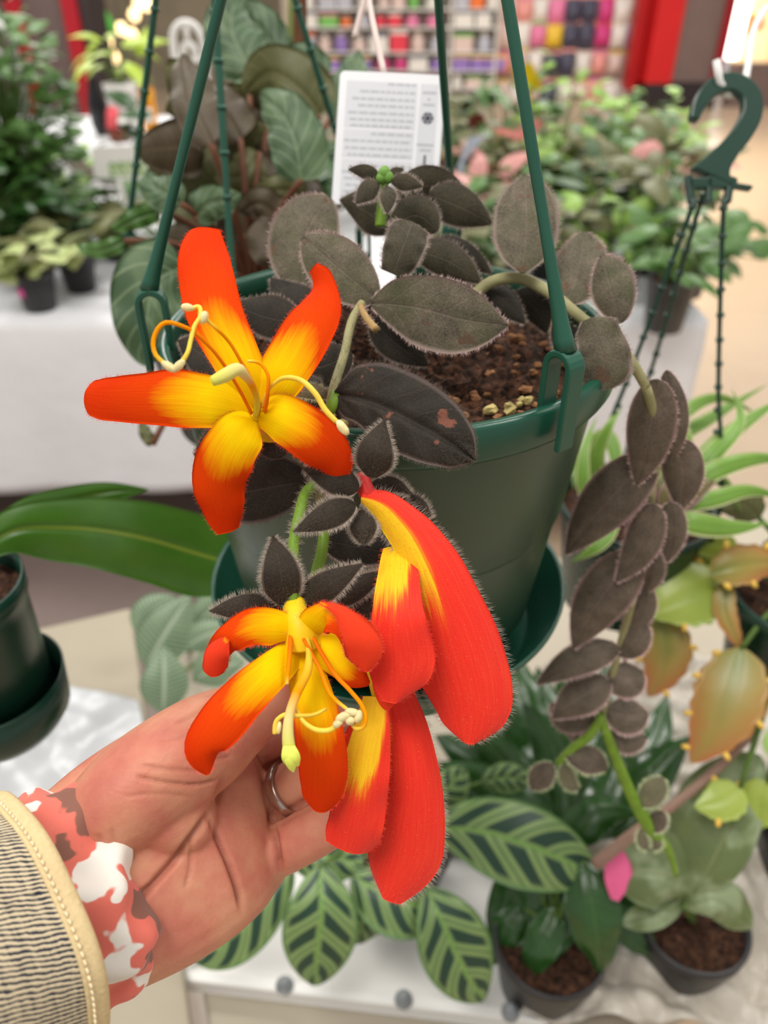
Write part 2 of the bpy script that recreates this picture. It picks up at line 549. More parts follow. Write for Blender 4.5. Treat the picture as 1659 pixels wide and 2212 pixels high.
# shop front behind: back wall of the shop, red portal, taupe pier, dark skirting
wall_panel('wall_back', wx(590, 0, YW), wx(1440, 0, YW), YW + .9, 0, 3.2, M_cream)
x0 = wx(1422, 0, YW); x1 = wx(1480, 0, YW)
tr = wall_panel('trim_1', x0, x1, YW - .05, .18, 3.4, M_red, .5)
V, F = box_geo(x0 - .16, x0 - .02, YW + .25, YW + .5, .18, 3.4)
tag(obj('trim_2', V, F, plain((176, 16, 20), .45, .4, .06, 4.), smooth=False), kind='structure')
wall_panel('wall_right', x1 + .01, wx(1582, 0, YW), YW, .3, 3.4, M_taupe2, .4)
wall_panel('baseboard_right', x0, wx(1588, 0, YW), YW - .06, 0, .29, M_dark, .4)
# shop window on the far right: pier of light and warm display behind
q = NT('lit_column'); q.b.inputs['Emission Color'].default_value = (1, .93, .82, 1); q.b.inputs['Emission Strength'].default_value = 5.0
M_lit = q.out((255, 245, 230))
V, F = box_geo(wx(1590, 0, YW) , wx(1628, 0, YW), YW + .05, YW + .2, .55, 3.4)
ls = obj('light_column', V, F, M_lit, smooth=False); bevel(ls, .03)
tag(ls, 'tall bright white light strip beside the taupe pier', 'light')
wall_panel('trim_3', wx(1570, 0, YW), wx(1588, 0, YW), YW - .08, .3, 3.4, M_dred, .3)
q = NT('warm_shop_display')
vv = q.uvw().outputs['Object']
nz = q.voro(vv, 2.2, 'Color'); f_ = q.sep(nz)[0]
cc = q.ramp(f_, [(.1, (238, 205, 150)), (.45, (250, 225, 180)), (.7, (235, 170, 90)), (.9, (200, 110, 60))])
q.put(q.b.inputs['Emission Color'], cc); q.b.inputs['Emission Strength'].default_value = .55
M_warm = q.out(cc, .5)
wall_panel('window_1', wx(1630, 0, YW), wx(1900, 0, YW), YW + .3, .5, 3.4, M_warm, .1)
wall_panel('wall_far_right', wx(1628, 0, YW), wx(1900, 0, YW), YW + .1, 0, .5, M_taupe2, .2)

# left: taupe shop pier with dark red strips, warm gift shop behind
YL = 8.5
wall_panel('wall_left', wx(-900, 0, YL), wx(188, 0, YL), YL, 0, 3.2, M_taupe, .3)
for k, (a, b) in enumerate([(14, 46), (136, 168)]):
    wall_panel('trim_%d' % (4 + k), wx(a, 0, YL), wx(b, 0, YL), YL - .09, .12, 3.2, M_dred, .08)
wall_panel('wall_left_return', wx(170, 0, YL), wx(190, 0, YL), YL - .04, 0, 3.2, M_dark, .5)
YS = 13.
wall_panel('wall_back_left', wx(120, 0, YS), wx(640, 0, YS), YS + .3, 0, 3.5, plain((150, 140, 120), .6, .3, .2, 2.), .2)

# ------------------------------------------------------------------ main hanging basket
DR = .34
RC = P(840, 700, DR)               # centre of the rim
RR = .0985
M_pot = None
def pot_mat(name, col, hi, rough=.28):
    q = NT(name)
    v = q.uvw().outputs['Object']
    nz = q.noise(v, 18., 4.)
    c = q.mix(nz, col, hi)
    q.bump(q.noise(v, 400., 2.), .06, .0004)
    return q.out(c, q.ma('ADD', q.ma('MULTIPLY', nz, .18), rough - .09), .5)
M_pot = pot_mat('green_plastic', (18, 66, 50), (28, 84, 64), .3)
M_body = pot_mat('dusty_green_plastic', (36, 66, 48), (52, 82, 62), .34)
M_strap = pot_mat('green_strap_plastic', (20, 70, 54), (34, 92, 72), .35)
M_dpot = pot_mat('dark_green_plastic', (12, 44, 34), (20, 58, 44), .3)
basket = thing('hanging_plant', 'green hanging basket with fuzzy dark leaves and orange tubular flowers, held by the hand', 'hanging plant', RC + np.array([0, 0, -.155]))
cx, cy, cz = RC
prof = [(.0, -.150), (.066, -.150), (.0745, -.1485), (.0765, -.144), (.0845, -.082), (.0853, -.080), (.0862, -.0785), (.0935, -.017), (.0945, -.0145),
        (.0985, -.0140), (.0992, -.0125), (.0992, -.0015), (.0985, 0.), (.0955, 0.), (.0945, -.002), (.0930, -.02), (.0895, -.05), (.0, -.05)]
pot = lathe('pot', prof[:8] + [(.0940, -.0150), (.0930, -.02), (.0895, -.05), (.0, -.05)], M_body, basket, RC, 96)
lathe('rim', [(.0942, -.0180), (.0985, -.0150), (.0995, -.0130), (.0995, -.0015), (.0985, 0.), (.0955, 0.), (.0945, -.002), (.0938, -.0180), (.0942, -.0180)], M_pot, pot, RC, 96)
lathe('saucer', [(.0, -.168), (.074, -.168), (.080, -.164), (.0925, -.140), (.0942, -.138), (.0950, -.139), (.0945, -.142), (.0835, -.163), (.078, -.1655), (0, -.1655)][::-1][::-1], M_pot, basket, RC, 96)
# potting mix
def soil(parent, c, r, seed, mat, n=20, seg=44, h=.004):
    rs = np.random.RandomState(seed)
    V = [np.array(c) + [0, 0, h]]; F = []
    for i in range(1, n + 1):
        for j in range(seg):
            a = 2*math.pi*(j + .5*(i % 2))/seg; rr = r * i / n
            V.append(np.array(c) + [rr*math.cos(a), rr*math.sin(a), h * (1 - (i/n)**2) + rs.uniform(-.0022, .0022) * (i < n)])
    for j in range(seg):
        F.append((0, 1 + j, 1 + (j+1) % seg))
    for i in range(n - 1):
        for j in range(seg):
            a, b = 1 + i*seg + j, 1 + i*seg + (j+1) % seg
            F.append((a, a + seg, b + seg, b))
    return obj('potting_mix', V, F, mat, parent, smooth=False)
q = NT('potting_mix'); v_ = q.uvw().outputs['Object']
n1 = q.voro(v_, 380., 'Color'); c_ = q.ramp(q.sep(n1)[0], [(.0, (28, 18, 12)), (.5, (58, 38, 26)), (.8, (92, 60, 42)), (1., (40, 28, 22))])
q.bump(q.noise(v_, 500., 4.), .8, .002)
M_soil = q.out(c_, .9, .2)
soil(basket, RC + np.array([0, 0, -.017]), .0925, 5, M_soil, 40, 90, .006)
mb = MB(); rs = np.random.RandomState(21)
for k in range(150):
    a = rs.uniform(0, 6.283); r_ = .088 * math.sqrt(rs.uniform(.25, 1)); s_ = rs.uniform(.0008, .0026)
    V, F = blob_geo(RC + np.array([r_*math.cos(a), r_*math.sin(a), -.0135 + rs.uniform(0, .002)]), (s_*1.3, s_, s_*.8), k, 6, 4, .3)
    mb.add(V, F)
tag(mb.build('bark_chips', plain((120, 84, 56), .8, .2, .5, 260.), basket, False), kind='stuff')
mb = MB()
for k in range(70):
    a = rs.uniform(3.9, 5.9); r_ = .090 * math.sqrt(rs.uniform(.55, 1)); s_ = rs.uniform(.001, .0026)
    V, F = blob_geo(RC + np.array([r_*math.cos(a), r_*math.sin(a), -.0128 + rs.uniform(0, .002)]), (s_*1.2, s_, s_*.9), 900 + k, 6, 4, .25)
    mb.add(V, F)
tag(mb.build('perlite', plain((176, 160, 104), .8, .2, .3, 200.), basket, False), kind='stuff')

def rect_sweep(path, side, wid, thk):
    """bar of rectangular section; side = direction of its width at every point"""
    p = np.asarray(path, float); n = len(p)
    T = nrm(np.gradient(p, axis=0))
    s = nrm(np.broadcast_to(side, p.shape) - T * np.sum(np.broadcast_to(side, p.shape) * T, axis=1, keepdims=True))
    nn = np.cross(T, s)
    w = np.broadcast_to(np.asarray(wid, float), (n,))[:, None] / 2; h = np.broadcast_to(np.asarray(thk, float), (n,))[:, None] / 2
    V = np.stack([p - s*w - nn*h, p + s*w - nn*h, p + s*w + nn*h, p - s*w + nn*h], 1).reshape(-1, 3)
    F = grid_faces(n, 4, 0, wrap=True) + [(3, 2, 1, 0), tuple((n-1)*4 + i for i in range(4))]
    return V, F
def strap_set(root, c, rr, hook, angs, mat, ribs=(), r0=.0020, r1=.0017, clip=1.):
    """straps with arched clips snapped over the rim"""
    out = []
    for k, a in enumerate(angs):
        a = rad(a)
        rdir = np.array([math.cos(a), math.sin(a), 0]); tdir = np.array([-math.sin(a), math.cos(a), 0])
        base = np.asarray(c) + rdir * (rr + .001)
        # arch: two legs along the rim tangent, outside leg reaching below the rim band
        hw, ht = .0052 * clip, .0175 * clip
        pa = []
        for tt in np.linspace(0, 1, 5): pa.append(base + rdir * (-hw) + np.array([0, 0, -.004 * clip + tt * (ht + .002 * clip)]))
        for th in np.linspace(math.pi, 0, 11)[1:-1]: pa.append(base + rdir * (hw * math.cos(th)) + np.array([0, 0, ht - .002 * clip + hw * 1.05 * math.sin(th)]))
        for tt in np.linspace(1, 0, 5): pa.append(base + rdir * hw + np.array([0, 0, -.015 * clip + tt * (ht + .013 * clip)]))
        V, F = rect_sweep(pa, tdir, .0078 * clip, .0026 * clip)
        top = base + np.array([0, 0, ht - .002 * clip + hw * 1.05])
        d = nrm(hook - top)
        L = np.linalg.norm(hook - top)
        s = np.array([0, .006, .016, .03, .3 * L, .7 * L, L])
        pth = top[None] + d[None] * s[:, None]
        st = tube('strap', pth, [.0040 * clip, .0032 * clip, .0025 * clip, .0021 * clip, r0, r1, r1], mat, root, 10, 60)
        cl = obj('clip', V, F, mat, st, smooth=False); bevel(cl, .0006, 2)
        if k in ribs:
            mb = MB()
            for x in np.arange(.05, L, .024):
                pp = top + d * x
                V, F, uv, _ = tube_geo([pp - d*.0012, pp + d*.0012], [r0 * 1.35] * 2, 10)
                mb.add(V, F, uv)
            mb.build('rib', mat, st)
        out.append(st)
    return out
HOOK = RC + np.array([0, 0.0, .262])
strap_set(basket, RC, RR, HOOK, [-53, 70, 190], M_strap)
def hook_geo(h, s=1.):
    pts = [(0, -.004), (0, .012), (.002, .022), (.012, .032), (.012, .046), (.0, .056), (-.012, .050), (-.015, .040)]
    return [np.asarray(h) + np.array([x * s, 0, z * s]) for x, z in pts]
tube('hook', hook_geo(HOOK), .0028, M_strap, basket, 10, 40)

# ------------------------------------------------------------------ leaves, stems and flowers of the basket
V_plain = velvet_mat('velvet_leaf', (48, 46, 34), (80, 74, 56), (150, 130, 124))
V_dark = velvet_mat('velvet_leaf_dark', (34, 33, 28), (58, 53, 44), (120, 104, 98), sheen=.3)
V_spot = velvet_mat('velvet_leaf_spotted', (34, 32, 27), (54, 48, 40), (120, 104, 100), spot=(140, 84, 66), spots=.60, sheen=.3, veins=.3)
V_old = velvet_mat('velvet_leaf_old', (66, 62, 50), (120, 110, 92), (160, 138, 130), spot=(100, 72, 52), spots=.62, green=(72, 78, 46))
V_pink = velvet_mat('velvet_leaf_pink', (74, 66, 54), (118, 106, 92), (178, 140, 136))
V_sepal = velvet_mat('velvet_sepal', (38, 33, 26), (62, 54, 44), (140, 122, 108), veins=.15, sheen=.2)
V_under = plain((112, 92, 86), .8, .2, .15, 200., name='leaf_underside')
H_pale = plain((176, 162, 148), .7, .3, .1, 100., name='pale_hair', Alpha=1.)
H_pink = plain((214, 184, 178), .7, .3, .1, 100., name='pink_hair')
H_dark = plain((96, 84, 72), .7, .3, .1, 100., name='dull_hair')
H_red = plain((236, 80, 60), .7, .3, .1, 100., name='red_hair')
H_green = plain((196, 204, 160), .7, .3, .1, 100., name='green_hair')
M_stem = plain((150, 146, 104), .6, .3, .15, 160., name='stem_pale')
M_gstem = plain((112, 146, 44), .5, .3, .15, 160., name='stem_green')
M_rstem = plain((168, 44, 44), .5, .3, .15, 160., name='stem_red')
LK = [0]
def fleaf(name, pts, W, mat, hair=H_pale, edge=150, face=260, ln=9, seed=None, parent=None, under=None, lab=None, wpx=.26, **kw):
    """fuzzy leaf or sepal of the basket; ln = hair length in frame pixels"""
    LK[0] += 1
    kw.setdefault('cup', .18); kw.setdefault('thick', .0011)
    g = pix_blade(pts, W, **kw)
    o = blade_obj(name, g, [mat, under or V_under], parent or basket)
    d = np.mean([p[2] for p in pts])
    if edge or face:
        fuzz(o, g, hair, edge, face, ln * d / FPX, wpx * d / FPX, seed=seed or LK[0], fmat=H_dark)
    if lab: o['label'] = lab
    return o
# upper clump
fleaf('leaf', [(660, 640, .318), (652, 545, .318), (712, 425, .33)], ('oval', 78, 74), V_old, H_pink, cup=.1, roll=.15)
fleaf('leaf', [(815, 648, .288), (745, 590, .29), (655, 512, .298)], ('oval', 66, 62), V_old, H_pink, cup=.12, groove=.0005)
fleaf('leaf', [(802, 655, .287), (900, 664, .284), (1000, 690, .282), (1098, 703, .285)], [(0, 8, 8), (.12, 46, 40), (.3, 66, 74), (.5, 74, 82), (.7, 66, 72), (.88, 36, 40), (1, 3, 3)], V_old, H_pink, cup=.08, groove=.0005, edge=220, face=420)
fleaf('leaf', [(845, 500, .322), (800, 462, .322), (735, 432, .328)], ('leaf', 44, 40), V_plain, cup=.3, roll=.3)
fleaf('leaf', [(850, 432, .336), (925, 400, .338), (1010, 418, .345)], ('leaf', 38, 36), V_plain, cup=.25, roll=-.25)
fleaf('leaf', [(925, 420, .33), (990, 445, .33), (1064, 484, .335)], ('point', 42, 46), V_plain, cup=.25)
fleaf('leaf', [(848, 490, .312), (900, 465, .312), (945, 500, .315)], ('oval', 42, 46), V_plain, cup=.35)
fleaf('leaf', [(848, 592, .292), (868, 540, .29), (890, 478, .296)], [(0, 26, 30), (.25, 38, 44), (.55, 42, 48), (.85, 44, 46), (.97, 40, 34), (1, 30, 6)], V_plain, cup=.25, wav=.0006, ph=1.)
fleaf('leaf', [(890, 540, .318), (960, 560, .316), (1040, 612, .318)], ('leaf', 40, 38), V_plain, cup=.35)
fleaf('leaf', [(930, 520, .325), (1000, 545, .325), (1062, 590, .328)], ('leaf', 24, 34), V_dark, cup=.3)
fleaf('leaf', [(1018, 622, .322), (1075, 640, .32), (1135, 700, .322)], ('leaf', 36, 30), V_dark, cup=.5, roll=.4)
fleaf('leaf', [(1105, 640, .33), (1150, 660, .33), (1180, 720, .33)], ('leaf', 34, 30), V_dark, cup=.3)
fleaf('leaf', [(800, 690, .30), (860, 745, .297), (925, 790, .30)], ('leaf', 44, 40), V_dark, cup=.2)
fleaf('leaf', [(700, 690, .31), (620, 640, .315), (585, 600, .32)], ('leaf', 44, 44), V_dark, cup=.2)
fleaf('leaf', [(655, 700, .30), (560, 680, .305), (505, 655, .31)], ('leaf', 46, 50), V_dark, cup=.2)
fleaf('leaf', [(700, 800, .30), (640, 720, .305), (585, 690, .31)], ('leaf', 50, 50), V_dark, cup=.2)
fleaf('leaf', [(480, 800, .30), (430, 760, .305), (385, 735, .31)], ('leaf', 48, 48), V_dark, cup=.2)
fleaf('leaf', [(760, 760, .29), (700, 790, .285), (620, 800, .29)], ('leaf', 50, 50), V_dark, cup=.2)
# small rosette on top
tube_pts = [(822, 490, .309), (824, 450, .308), (832, 390, .309)]
s = ptube('stem', tube_pts, [13, 11, 9], M_gstem, basket)
tube_fuzz(s, [P(*p) for p in tube_pts], .0018, H_green, 260, .0016)
fleaf('leaf', [(822, 388, .308), (790, 372, .306), (753, 366, .306)], ('leaf', 15, 16), V_plain, edge=110, face=120)
fleaf('leaf', [(820, 398, .303), (792, 415, .299), (768, 440, .299)], ('leaf', 22, 22), V_plain, edge=130, face=140, cup=.3)
fleaf('leaf', [(836, 402, .301), (838, 428, .297), (836, 462, .297)], ('leaf', 20, 19), V_plain, edge=130, face=140, cup=.3)
fleaf('leaf', [(845, 392, .303), (878, 394, .299), (913, 403, .299)], ('leaf', 17, 19), V_plain, edge=130, face=140, cup=.3)
fleaf('leaf', [(838, 382, .31), (858, 370, .312), (872, 366, .314)], ('leaf', 10, 11), V_plain, edge=60, face=60)
mb = MB()
for k, (x, y, r) in enumerate([(830, 376, 15), (838, 384, 13), (823, 386, 12), (832, 368, 10)]):
    V, F = blob_geo(P(x, y, .303), r * .303 / FPX, 40 + k, 10, 7, .08); mb.add(V, F)
o = mb.build('bud', plain((104, 146, 62), .6, .3, .2, 300.), basket); o['label'] = 'bright green growing tip'
# upright oval leaves on the right and the arching runner
fleaf('leaf', [(1128, 588, .302), (1136, 490, .304), (1134, 377, .312)], [(0, 6, 8), (.08, 34, 32), (.25, 62, 62), (.5, 70, 70), (.75, 60, 58), (.92, 34, 34), (1, 4, 4)], V_old, H_pale, edge=320, face=260, ln=10, cup=.15)
fleaf('leaf', [(1222, 655, .312), (1248, 585, .316), (1262, 500, .325)], ('oval', 56, 64), V_old, H_pink, edge=220, ln=10, cup=.2)
fleaf('leaf', [(1342, 698, .297), (1322, 630, .296), (1300, 552, .302)], ('oval', 48, 46), V_old, H_pink, edge=240, ln=10, cup=.3, roll=.3)
fleaf('leaf', [(1272, 688, .290), (1300, 760, .289), (1308, 842, .294)], [(0, 12, 14), (.1, 38, 34), (.35, 52, 48), (.65, 58, 60), (.88, 46, 66), (.97, 28, 50), (1, 14, 30)], V_old, H_pale, edge=260, face=500, ln=9, cup=.2, wav=.0008)
fleaf('leaf', [(1200, 690, .315), (1225, 740, .315), (1245, 800, .318)], ('leaf', 30, 30), V_dark)
run = [(1005, 660, .318), (1060, 610, .316), (1120, 600, .313), (1180, 628, .309), (1260, 690, .303), (1340, 752, .303), (1395, 835, .312)]
s = ptube('stem', run, [12, 13, 13, 13, 12, 12, 11], M_stem, basket, 10, 50)
tube_fuzz(s, [P(*p) for p in run], .0022, H_pale, 700, .0016)
# trailing stem: hangs plumb from the rim, so it recedes towards the bottom of the frame
def trail(px, py):
    return .318 + max(0., (py - 830)) * .000168
def tp(*xy): return [(x, y, trail(x, y) + o) for x, y, o in xy]
tr_path = tp((1395, 835, 0), (1420, 950, .004), (1405, 1080, .006), (1385, 1200, .006), (1360, 1320, .006), (1330, 1430, .006), (1300, 1550, .004))
s = ptube('stem', tr_path, [11, 11, 10, 10, 9, 8, 7], M_stem, basket, 8, 50)
T_ = [((1418, 820), (1405, 930), (1375, 1050), 52, 'point', 0), ((1440, 800), (1452, 900), (1440, 1010), 34, 'leaf', .012),
      ((1412, 985), (1320, 1075), (1222, 1198), 60, 'point', .004), ((1462, 948), (1475, 1020), (1468, 1105), 44, 'point', .010),
      ((1412, 1088), (1388, 1170), (1330, 1258), 40, 'point', -.004), ((1448, 1085), (1452, 1150), (1440, 1215), 30, 'point', .008),
      ((1378, 1196), (1300, 1290), (1238, 1402), 58, 'point', .002), ((1402, 1180), (1405, 1230), (1385, 1285), 30, 'leaf', .008),
      ((1398, 1262), (1378, 1330), (1340, 1372), 30, 'leaf', .006), ((1338, 1400), (1250, 1425), (1160, 1478), 36, 'point', 0),
      ((1335, 1415), (1368, 1390), (1398, 1350), 30, 'oval', 0), ((1318, 1472), (1255, 1505), (1193, 1552), 42, 'point', -.002),
      ((1280, 1500), (1225, 1545), (1190, 1520), 44, 'leaf', .012), ((1318, 1445), (1350, 1465), (1388, 1450), 44, 'oval', .004),
      ((1310, 1530), (1350, 1545), (1400, 1540), 42, 'oval', .004), ((1312, 1580), (1350, 1600), (1396, 1592), 28, 'oval', .006),
      ((1265, 1540), (1250, 1570), (1270, 1595), 26, 'oval', .014), ((1330, 1600), (1325, 1580), (1332, 1610), 20, 'oval', 0)]
for a, b, c, w, kd, o in T_[:-1]:
    fleaf('leaf', tp((*a, o + .003), (*b, o - .002), (*c, o + .001)), (kd, w, w), V_pink, H_pink, edge=150, face=120, ln=8, cup=.3, groove=.0006, wpx=.3)
g1 = tp((1300, 1545, 0), (1272, 1590, 0), (1235, 1618, .002), (1205, 1650, .004))
g2 = tp((1296, 1545, 0), (1335, 1650, 0), (1370, 1730, 0), (1405, 1790, .0), (1440, 1830, 0), (1460, 1890, 0))
for gp, r in ((g1, [9, 10, 9, 8]), (g2, [9, 12, 13, 14, 9, 6])):
    s = ptube('stem', gp, r, M_gstem, basket, 8, 40)
    tube_fuzz(s, [P(*p) for p in gp], .0024, H_green, 300, .0018)
V_young = velvet_mat('velvet_leaf_young', (96, 92, 72), (132, 128, 100), (170, 172, 140))
for a, b, c, w, m_ in [((1222, 1632), (1265, 1640), (1312, 1662), 30, V_pink), ((1195, 1650), (1172, 1675), (1148, 1705), 26, V_pink), ((1218, 1650), (1228, 1685), (1250, 1705), 18, V_young),
                       ((1378, 1738), (1410, 1712), (1432, 1680), 26, V_young), ((1398, 1790), (1420, 1775), (1432, 1752), 20, V_pink), ((1385, 1790), (1388, 1815), (1400, 1835), 12, V_young), ((1415, 1800), (1420, 1815), (1410, 1835), 10, V_young)]:
    fleaf('leaf', tp((*a, 0), (*b, -.004), (*c, -.002)), ('oval', w, w), m_, H_green, edge=140, face=80, ln=9, cup=.3, wpx=.3)
# flowering stem
ms = [(782, 655, .286), (762, 690, .280), (745, 760, .272), (716, 860, .258), (700, 960, .258), (690, 1060, .258), (700, 1150, .262)]
s = ptube('stem', ms, [9, 10, 10, 11, 10, 11, 8], M_stem, basket, 10, 60)
tube_fuzz(s, [P(*p) for p in ms], .0017, H_dark, 900, .0015)
s = ptube('stem', [(778, 660, .283), (792, 688, .278), (812, 712, .274)], [7, 8, 9], plain((166, 138, 90), .7, .2, .2, 200.), basket)
s['label'] = 'cut-off stem stub'
tube_fuzz(s, [P(778, 660, .283), P(792, 688, .278), P(812, 712, .274)], .0014, H_pink, 160, .0014)
fleaf('leaf', [(724, 850, .252), (810, 872, .247), (900, 915, .244), (970, 955, .243), (1026, 994, .246)],
      [(0, 10, 14), (.06, 52, 40), (.18, 82, 52), (.38, 92, 74), (.6, 88, 76), (.8, 66, 60), (.93, 36, 38), (1, 4, 6)], V_spot, H_dark, edge=420, face=1400, ln=10, cup=.12, groove=.0012, quilt=.0008, qn=5, qs=1.1, n=44, m=25, lab='dark leaf with rusty brown spots')
fleaf('leaf', [(672, 1040, .262), (600, 1050, .262), (520, 1064, .262), (440, 1060, .268)], ('oval', 72, 78), V_dark, H_dark, edge=220, face=700, cup=.25, quilt=.0006)
fleaf('leaf', [(560, 960, .270), (480, 965, .272), (420, 985, .275)], ('leaf', 60, 62), V_dark, H_dark, edge=200, face=200, cup=.2)
fleaf('leaf', [(610, 930, .256), (598, 960, .255), (600, 992, .256)], ('oval', 46, 46), V_dark, H_dark, edge=200, face=240, cup=.3)
fleaf('leaf', [(690, 1165, .275), (770, 1180, .272), (868, 1200, .275)], ('leaf', 40, 42), V_dark, H_pink, edge=200, face=200, cup=.2)
fleaf('leaf', [(712, 856, .262), (665, 845, .260), (622, 852, .260)], ('leaf', 18, 16), V_young, H_green, edge=160, face=60)
fleaf('leaf', [(690, 870, .272), (660, 840, .272), (640, 800, .275)], ('leaf', 34, 40), V_dark, H_dark, edge=120, face=100)
s = ptube('stem', [(725, 850, .254), (718, 875, .252), (706, 895, .254)], [12, 13, 12], M_gstem, basket)
pd2 = [(690, 1040, .258), (664, 1060, .252), (645, 1120, .246), (633, 1190, .243), (632, 1260, .243), (635, 1310, .244)]
s = ptube('stem', pd2, [10, 12, 13, 13, 12, 14], M_gstem, basket, 10, 40)
tube_fuzz(s, [P(*p) for p in pd2], .0018, H_pale, 700, .0020)
pd4 = [(698, 1120, .262), (700, 1150, .26), (694, 1200, .258), (682, 1250, .258), (720, 1300, .268), (800, 1400, .275)]
s = ptube('stem', pd4, [11, 12, 13, 13, 13, 14], M_gstem, basket, 10, 40)
tube_fuzz(s, [P(*p) for p in pd4], .0018, H_pale, 500, .0020)
s = ptube('stem', [(700, 1060, .258), (730, 1060, .256), (765, 1055, .253), (790, 1052, .252)], [9, 9, 12, 15], M_rstem, basket)

# ---- flowers
P_in = petal_mat('petal_inside', .46, .18)
P_in2 = petal_mat('petal_inside_short', .42, .18)
P_mid = petal_mat('petal_inside_long', .5, .18)
P_yel = petal_mat('petal_yellow', .66, .14)
P_out = petal_mat('petal_outside', .08, .07, ora=(238, 56, 24), far=(230, 40, 24), streak=.1)
P_pk = petal_mat('petal_outside_pink', .06, .05, yel=(240, 90, 40), ora=(238, 62, 34), far=(236, 56, 36), streak=.1)
M_tube = plain((238, 196, 20), .5, .3, .1, 150., name='corolla_yellow')
M_fil_o = petal_mat('filament', .85, .5, yel=(236, 118, 10), ora=(238, 200, 70), far=(240, 214, 110), edge=0, streak=0)
M_fil_y = plain((238, 200, 70), .5, .3, .1, 200., name='filament_yellow')
M_anth = plain((226, 206, 150), .6, .3, .15, 600., name='anther_cream')
M_style = petal_mat('style', .55, .3, yel=(214, 196, 60), ora=(226, 210, 140), far=(214, 222, 96), edge=0, streak=0)
M_stig = plain((214, 220, 92), .5, .3, .1, 300., name='stigma')
def petal(fl, pts, W, mats=None, **kw):
    kw.setdefault('thick', .0007); kw.setdefault('cup', .25); kw.setdefault('n', 34); kw.setdefault('m', 17)
    g = pix_blade(pts, W, **kw)
    o = blade_obj('petal', g, mats or [P_in, P_out], fl)
    return o, g
def pfuzz(o, g, n=160, ln=.0011, seed=5, hair=H_red):
    h = fuzz(o, g, hair, n, 0, ln, .00003, seed=seed)
    adopt(h, o.parent)
    h.parent = o.parent
def filament(fl, pts, r, mat=None):
    return ptube('filament', pts, r, mat or M_fil_o, fl, 8, 40)
def anther(fl, x, y, d, rx, ry, ang=0., seed=0, mat=None):
    V, F = blob_geo((0, 0, 0), 1., seed, 12, 8, .06)
    ca, sa = math.cos(rad(ang)), math.sin(rad(ang))
    X = RT * ca - UP * sa; Y = RT * sa + UP * ca
    k = d / FPX
    W_ = P(x, y, d) + V[:, :1] * X * rx * k + V[:, 1:2] * Y * ry * k - V[:, 2:] * FW * min(rx, ry) * k
    return obj('anther', W_, F, mat or M_anth, fl)

# flower 1: wide open, facing the camera
d1 = .236
c1 = [(548, 900, d1 + .004), (560, 915, d1 + .012), (600, 925, d1 + .022), (660, 930, d1 + .026), (695, 920, d1 + .025)]
V, F, uv, _ = tube_geo([P(*p) for p in c1], [.0030, .0048, .0052, .0042, .0030], 20, 30)
fl = obj('flower', V, F, M_tube, basket, uv); fl['label'] = 'wide open orange star flower with a yellow throat, held above the others'
o, g = petal(fl, [(552, 892, d1 + .005), (522, 800, d1 - .003), (476, 690, d1 - .003), (446, 580, d1 + .002), (438, 490, d1 + .010)],
      [(0, 24, 24), (.1, 42, 44), (.3, 56, 52), (.5, 68, 54), (.7, 64, 56), (.85, 54, 52), (.95, 40, 42), (1, 27, 36)], cup=.22, wav=.0004); pfuzz(o, g, 140, seed=31)
o, g = petal(fl, [(562, 885, d1 + .004), (605, 810, d1 - .001), (655, 728, d1), (692, 655, d1 + .004), (696, 610, d1 + .008), (678, 574, d1 + .010)],
      [(0, 24, 24), (.12, 44, 46), (.35, 54, 56), (.55, 54, 54), (.72, 44, 44), (.85, 30, 26), (.95, 20, 18), (1, 16, 6)], cup=.2, roll=[0, .1, .15, .3, .5]); pfuzz(o, g, 140, seed=32)
o, g = petal(fl, [(545, 893, d1 + .004), (470, 868, d1 - .003), (390, 860, d1 - .002), (300, 862, d1 + .002), (230, 860, d1 + .006), (182, 852, d1 + .010)],
      [(0, 24, 24), (.1, 46, 46), (.3, 62, 56), (.42, 64, 62), (.6, 56, 56), (.8, 49, 48), (.93, 45, 38), (.98, 36, 28), (1, 20, 14)], cup=.22); pfuzz(o, g, 140, seed=33)
o, g = petal(fl, [(548, 902, d1 + .003), (520, 935, d1 - .004), (489, 985, d1 - .004), (475, 1040, d1), (482, 1095, d1 + .005), (496, 1150, d1 + .011)],
      [(0, 26, 26), (.12, 50, 48), (.3, 58, 58), (.45, 62, 62), (.62, 56, 58), (.8, 46, 46), (.94, 30, 34), (1, 22, 24)], cup=.25, wav=.0004); pfuzz(o, g, 140, seed=34)
o, g = petal(fl, [(556, 898, d1 + .003), (606, 906, d1 - .003), (652, 930, d1 - .003), (694, 965, d1), (722, 1005, d1 + .005), (726, 1044, d1 + .010)],
      [(0, 26, 26), (.12, 48, 42), (.35, 58, 52), (.55, 58, 54), (.75, 50, 44), (.9, 34, 26), (1, 8, 6)], cup=.25); pfuzz(o, g, 140, seed=35)
filament(fl, [(543, 893, d1), (515, 838, d1 - .008), (490, 797, d1 - .014), (453, 749, d1 - .02), (398, 706, d1 - .026), (354, 698, d1 - .028), (333, 727, d1 - .028), (336, 766, d1 - .028), (354, 784, d1 - .028), (374, 796, d1 - .028)], [4, 4, 4, 4, 4.5, 5, 5, 5, 5, 5])
filament(fl, [(390, 786, d1 - .028), (404, 764, d1 - .028), (412, 735, d1 - .026), (420, 705, d1 - .024), (433, 680, d1 - .022), (430, 663, d1 - .021), (412, 668, d1 - .021)], [6, 5, 5, 5, 5, 5, 5], M_fil_y)
anther(fl, 365, 792, d1 - .029, 20, 9, 35, 1); anther(fl, 386, 790, d1 - .029, 18, 9, -45, 2)
filament(fl, [(562, 880, d1), (548, 830, d1 - .007), (520, 780, d1 - .012), (493, 736, d1 - .016), (462, 705, d1 - .02), (445, 690, d1 - .021)], [4, 4, 4, 4, 4, 4])
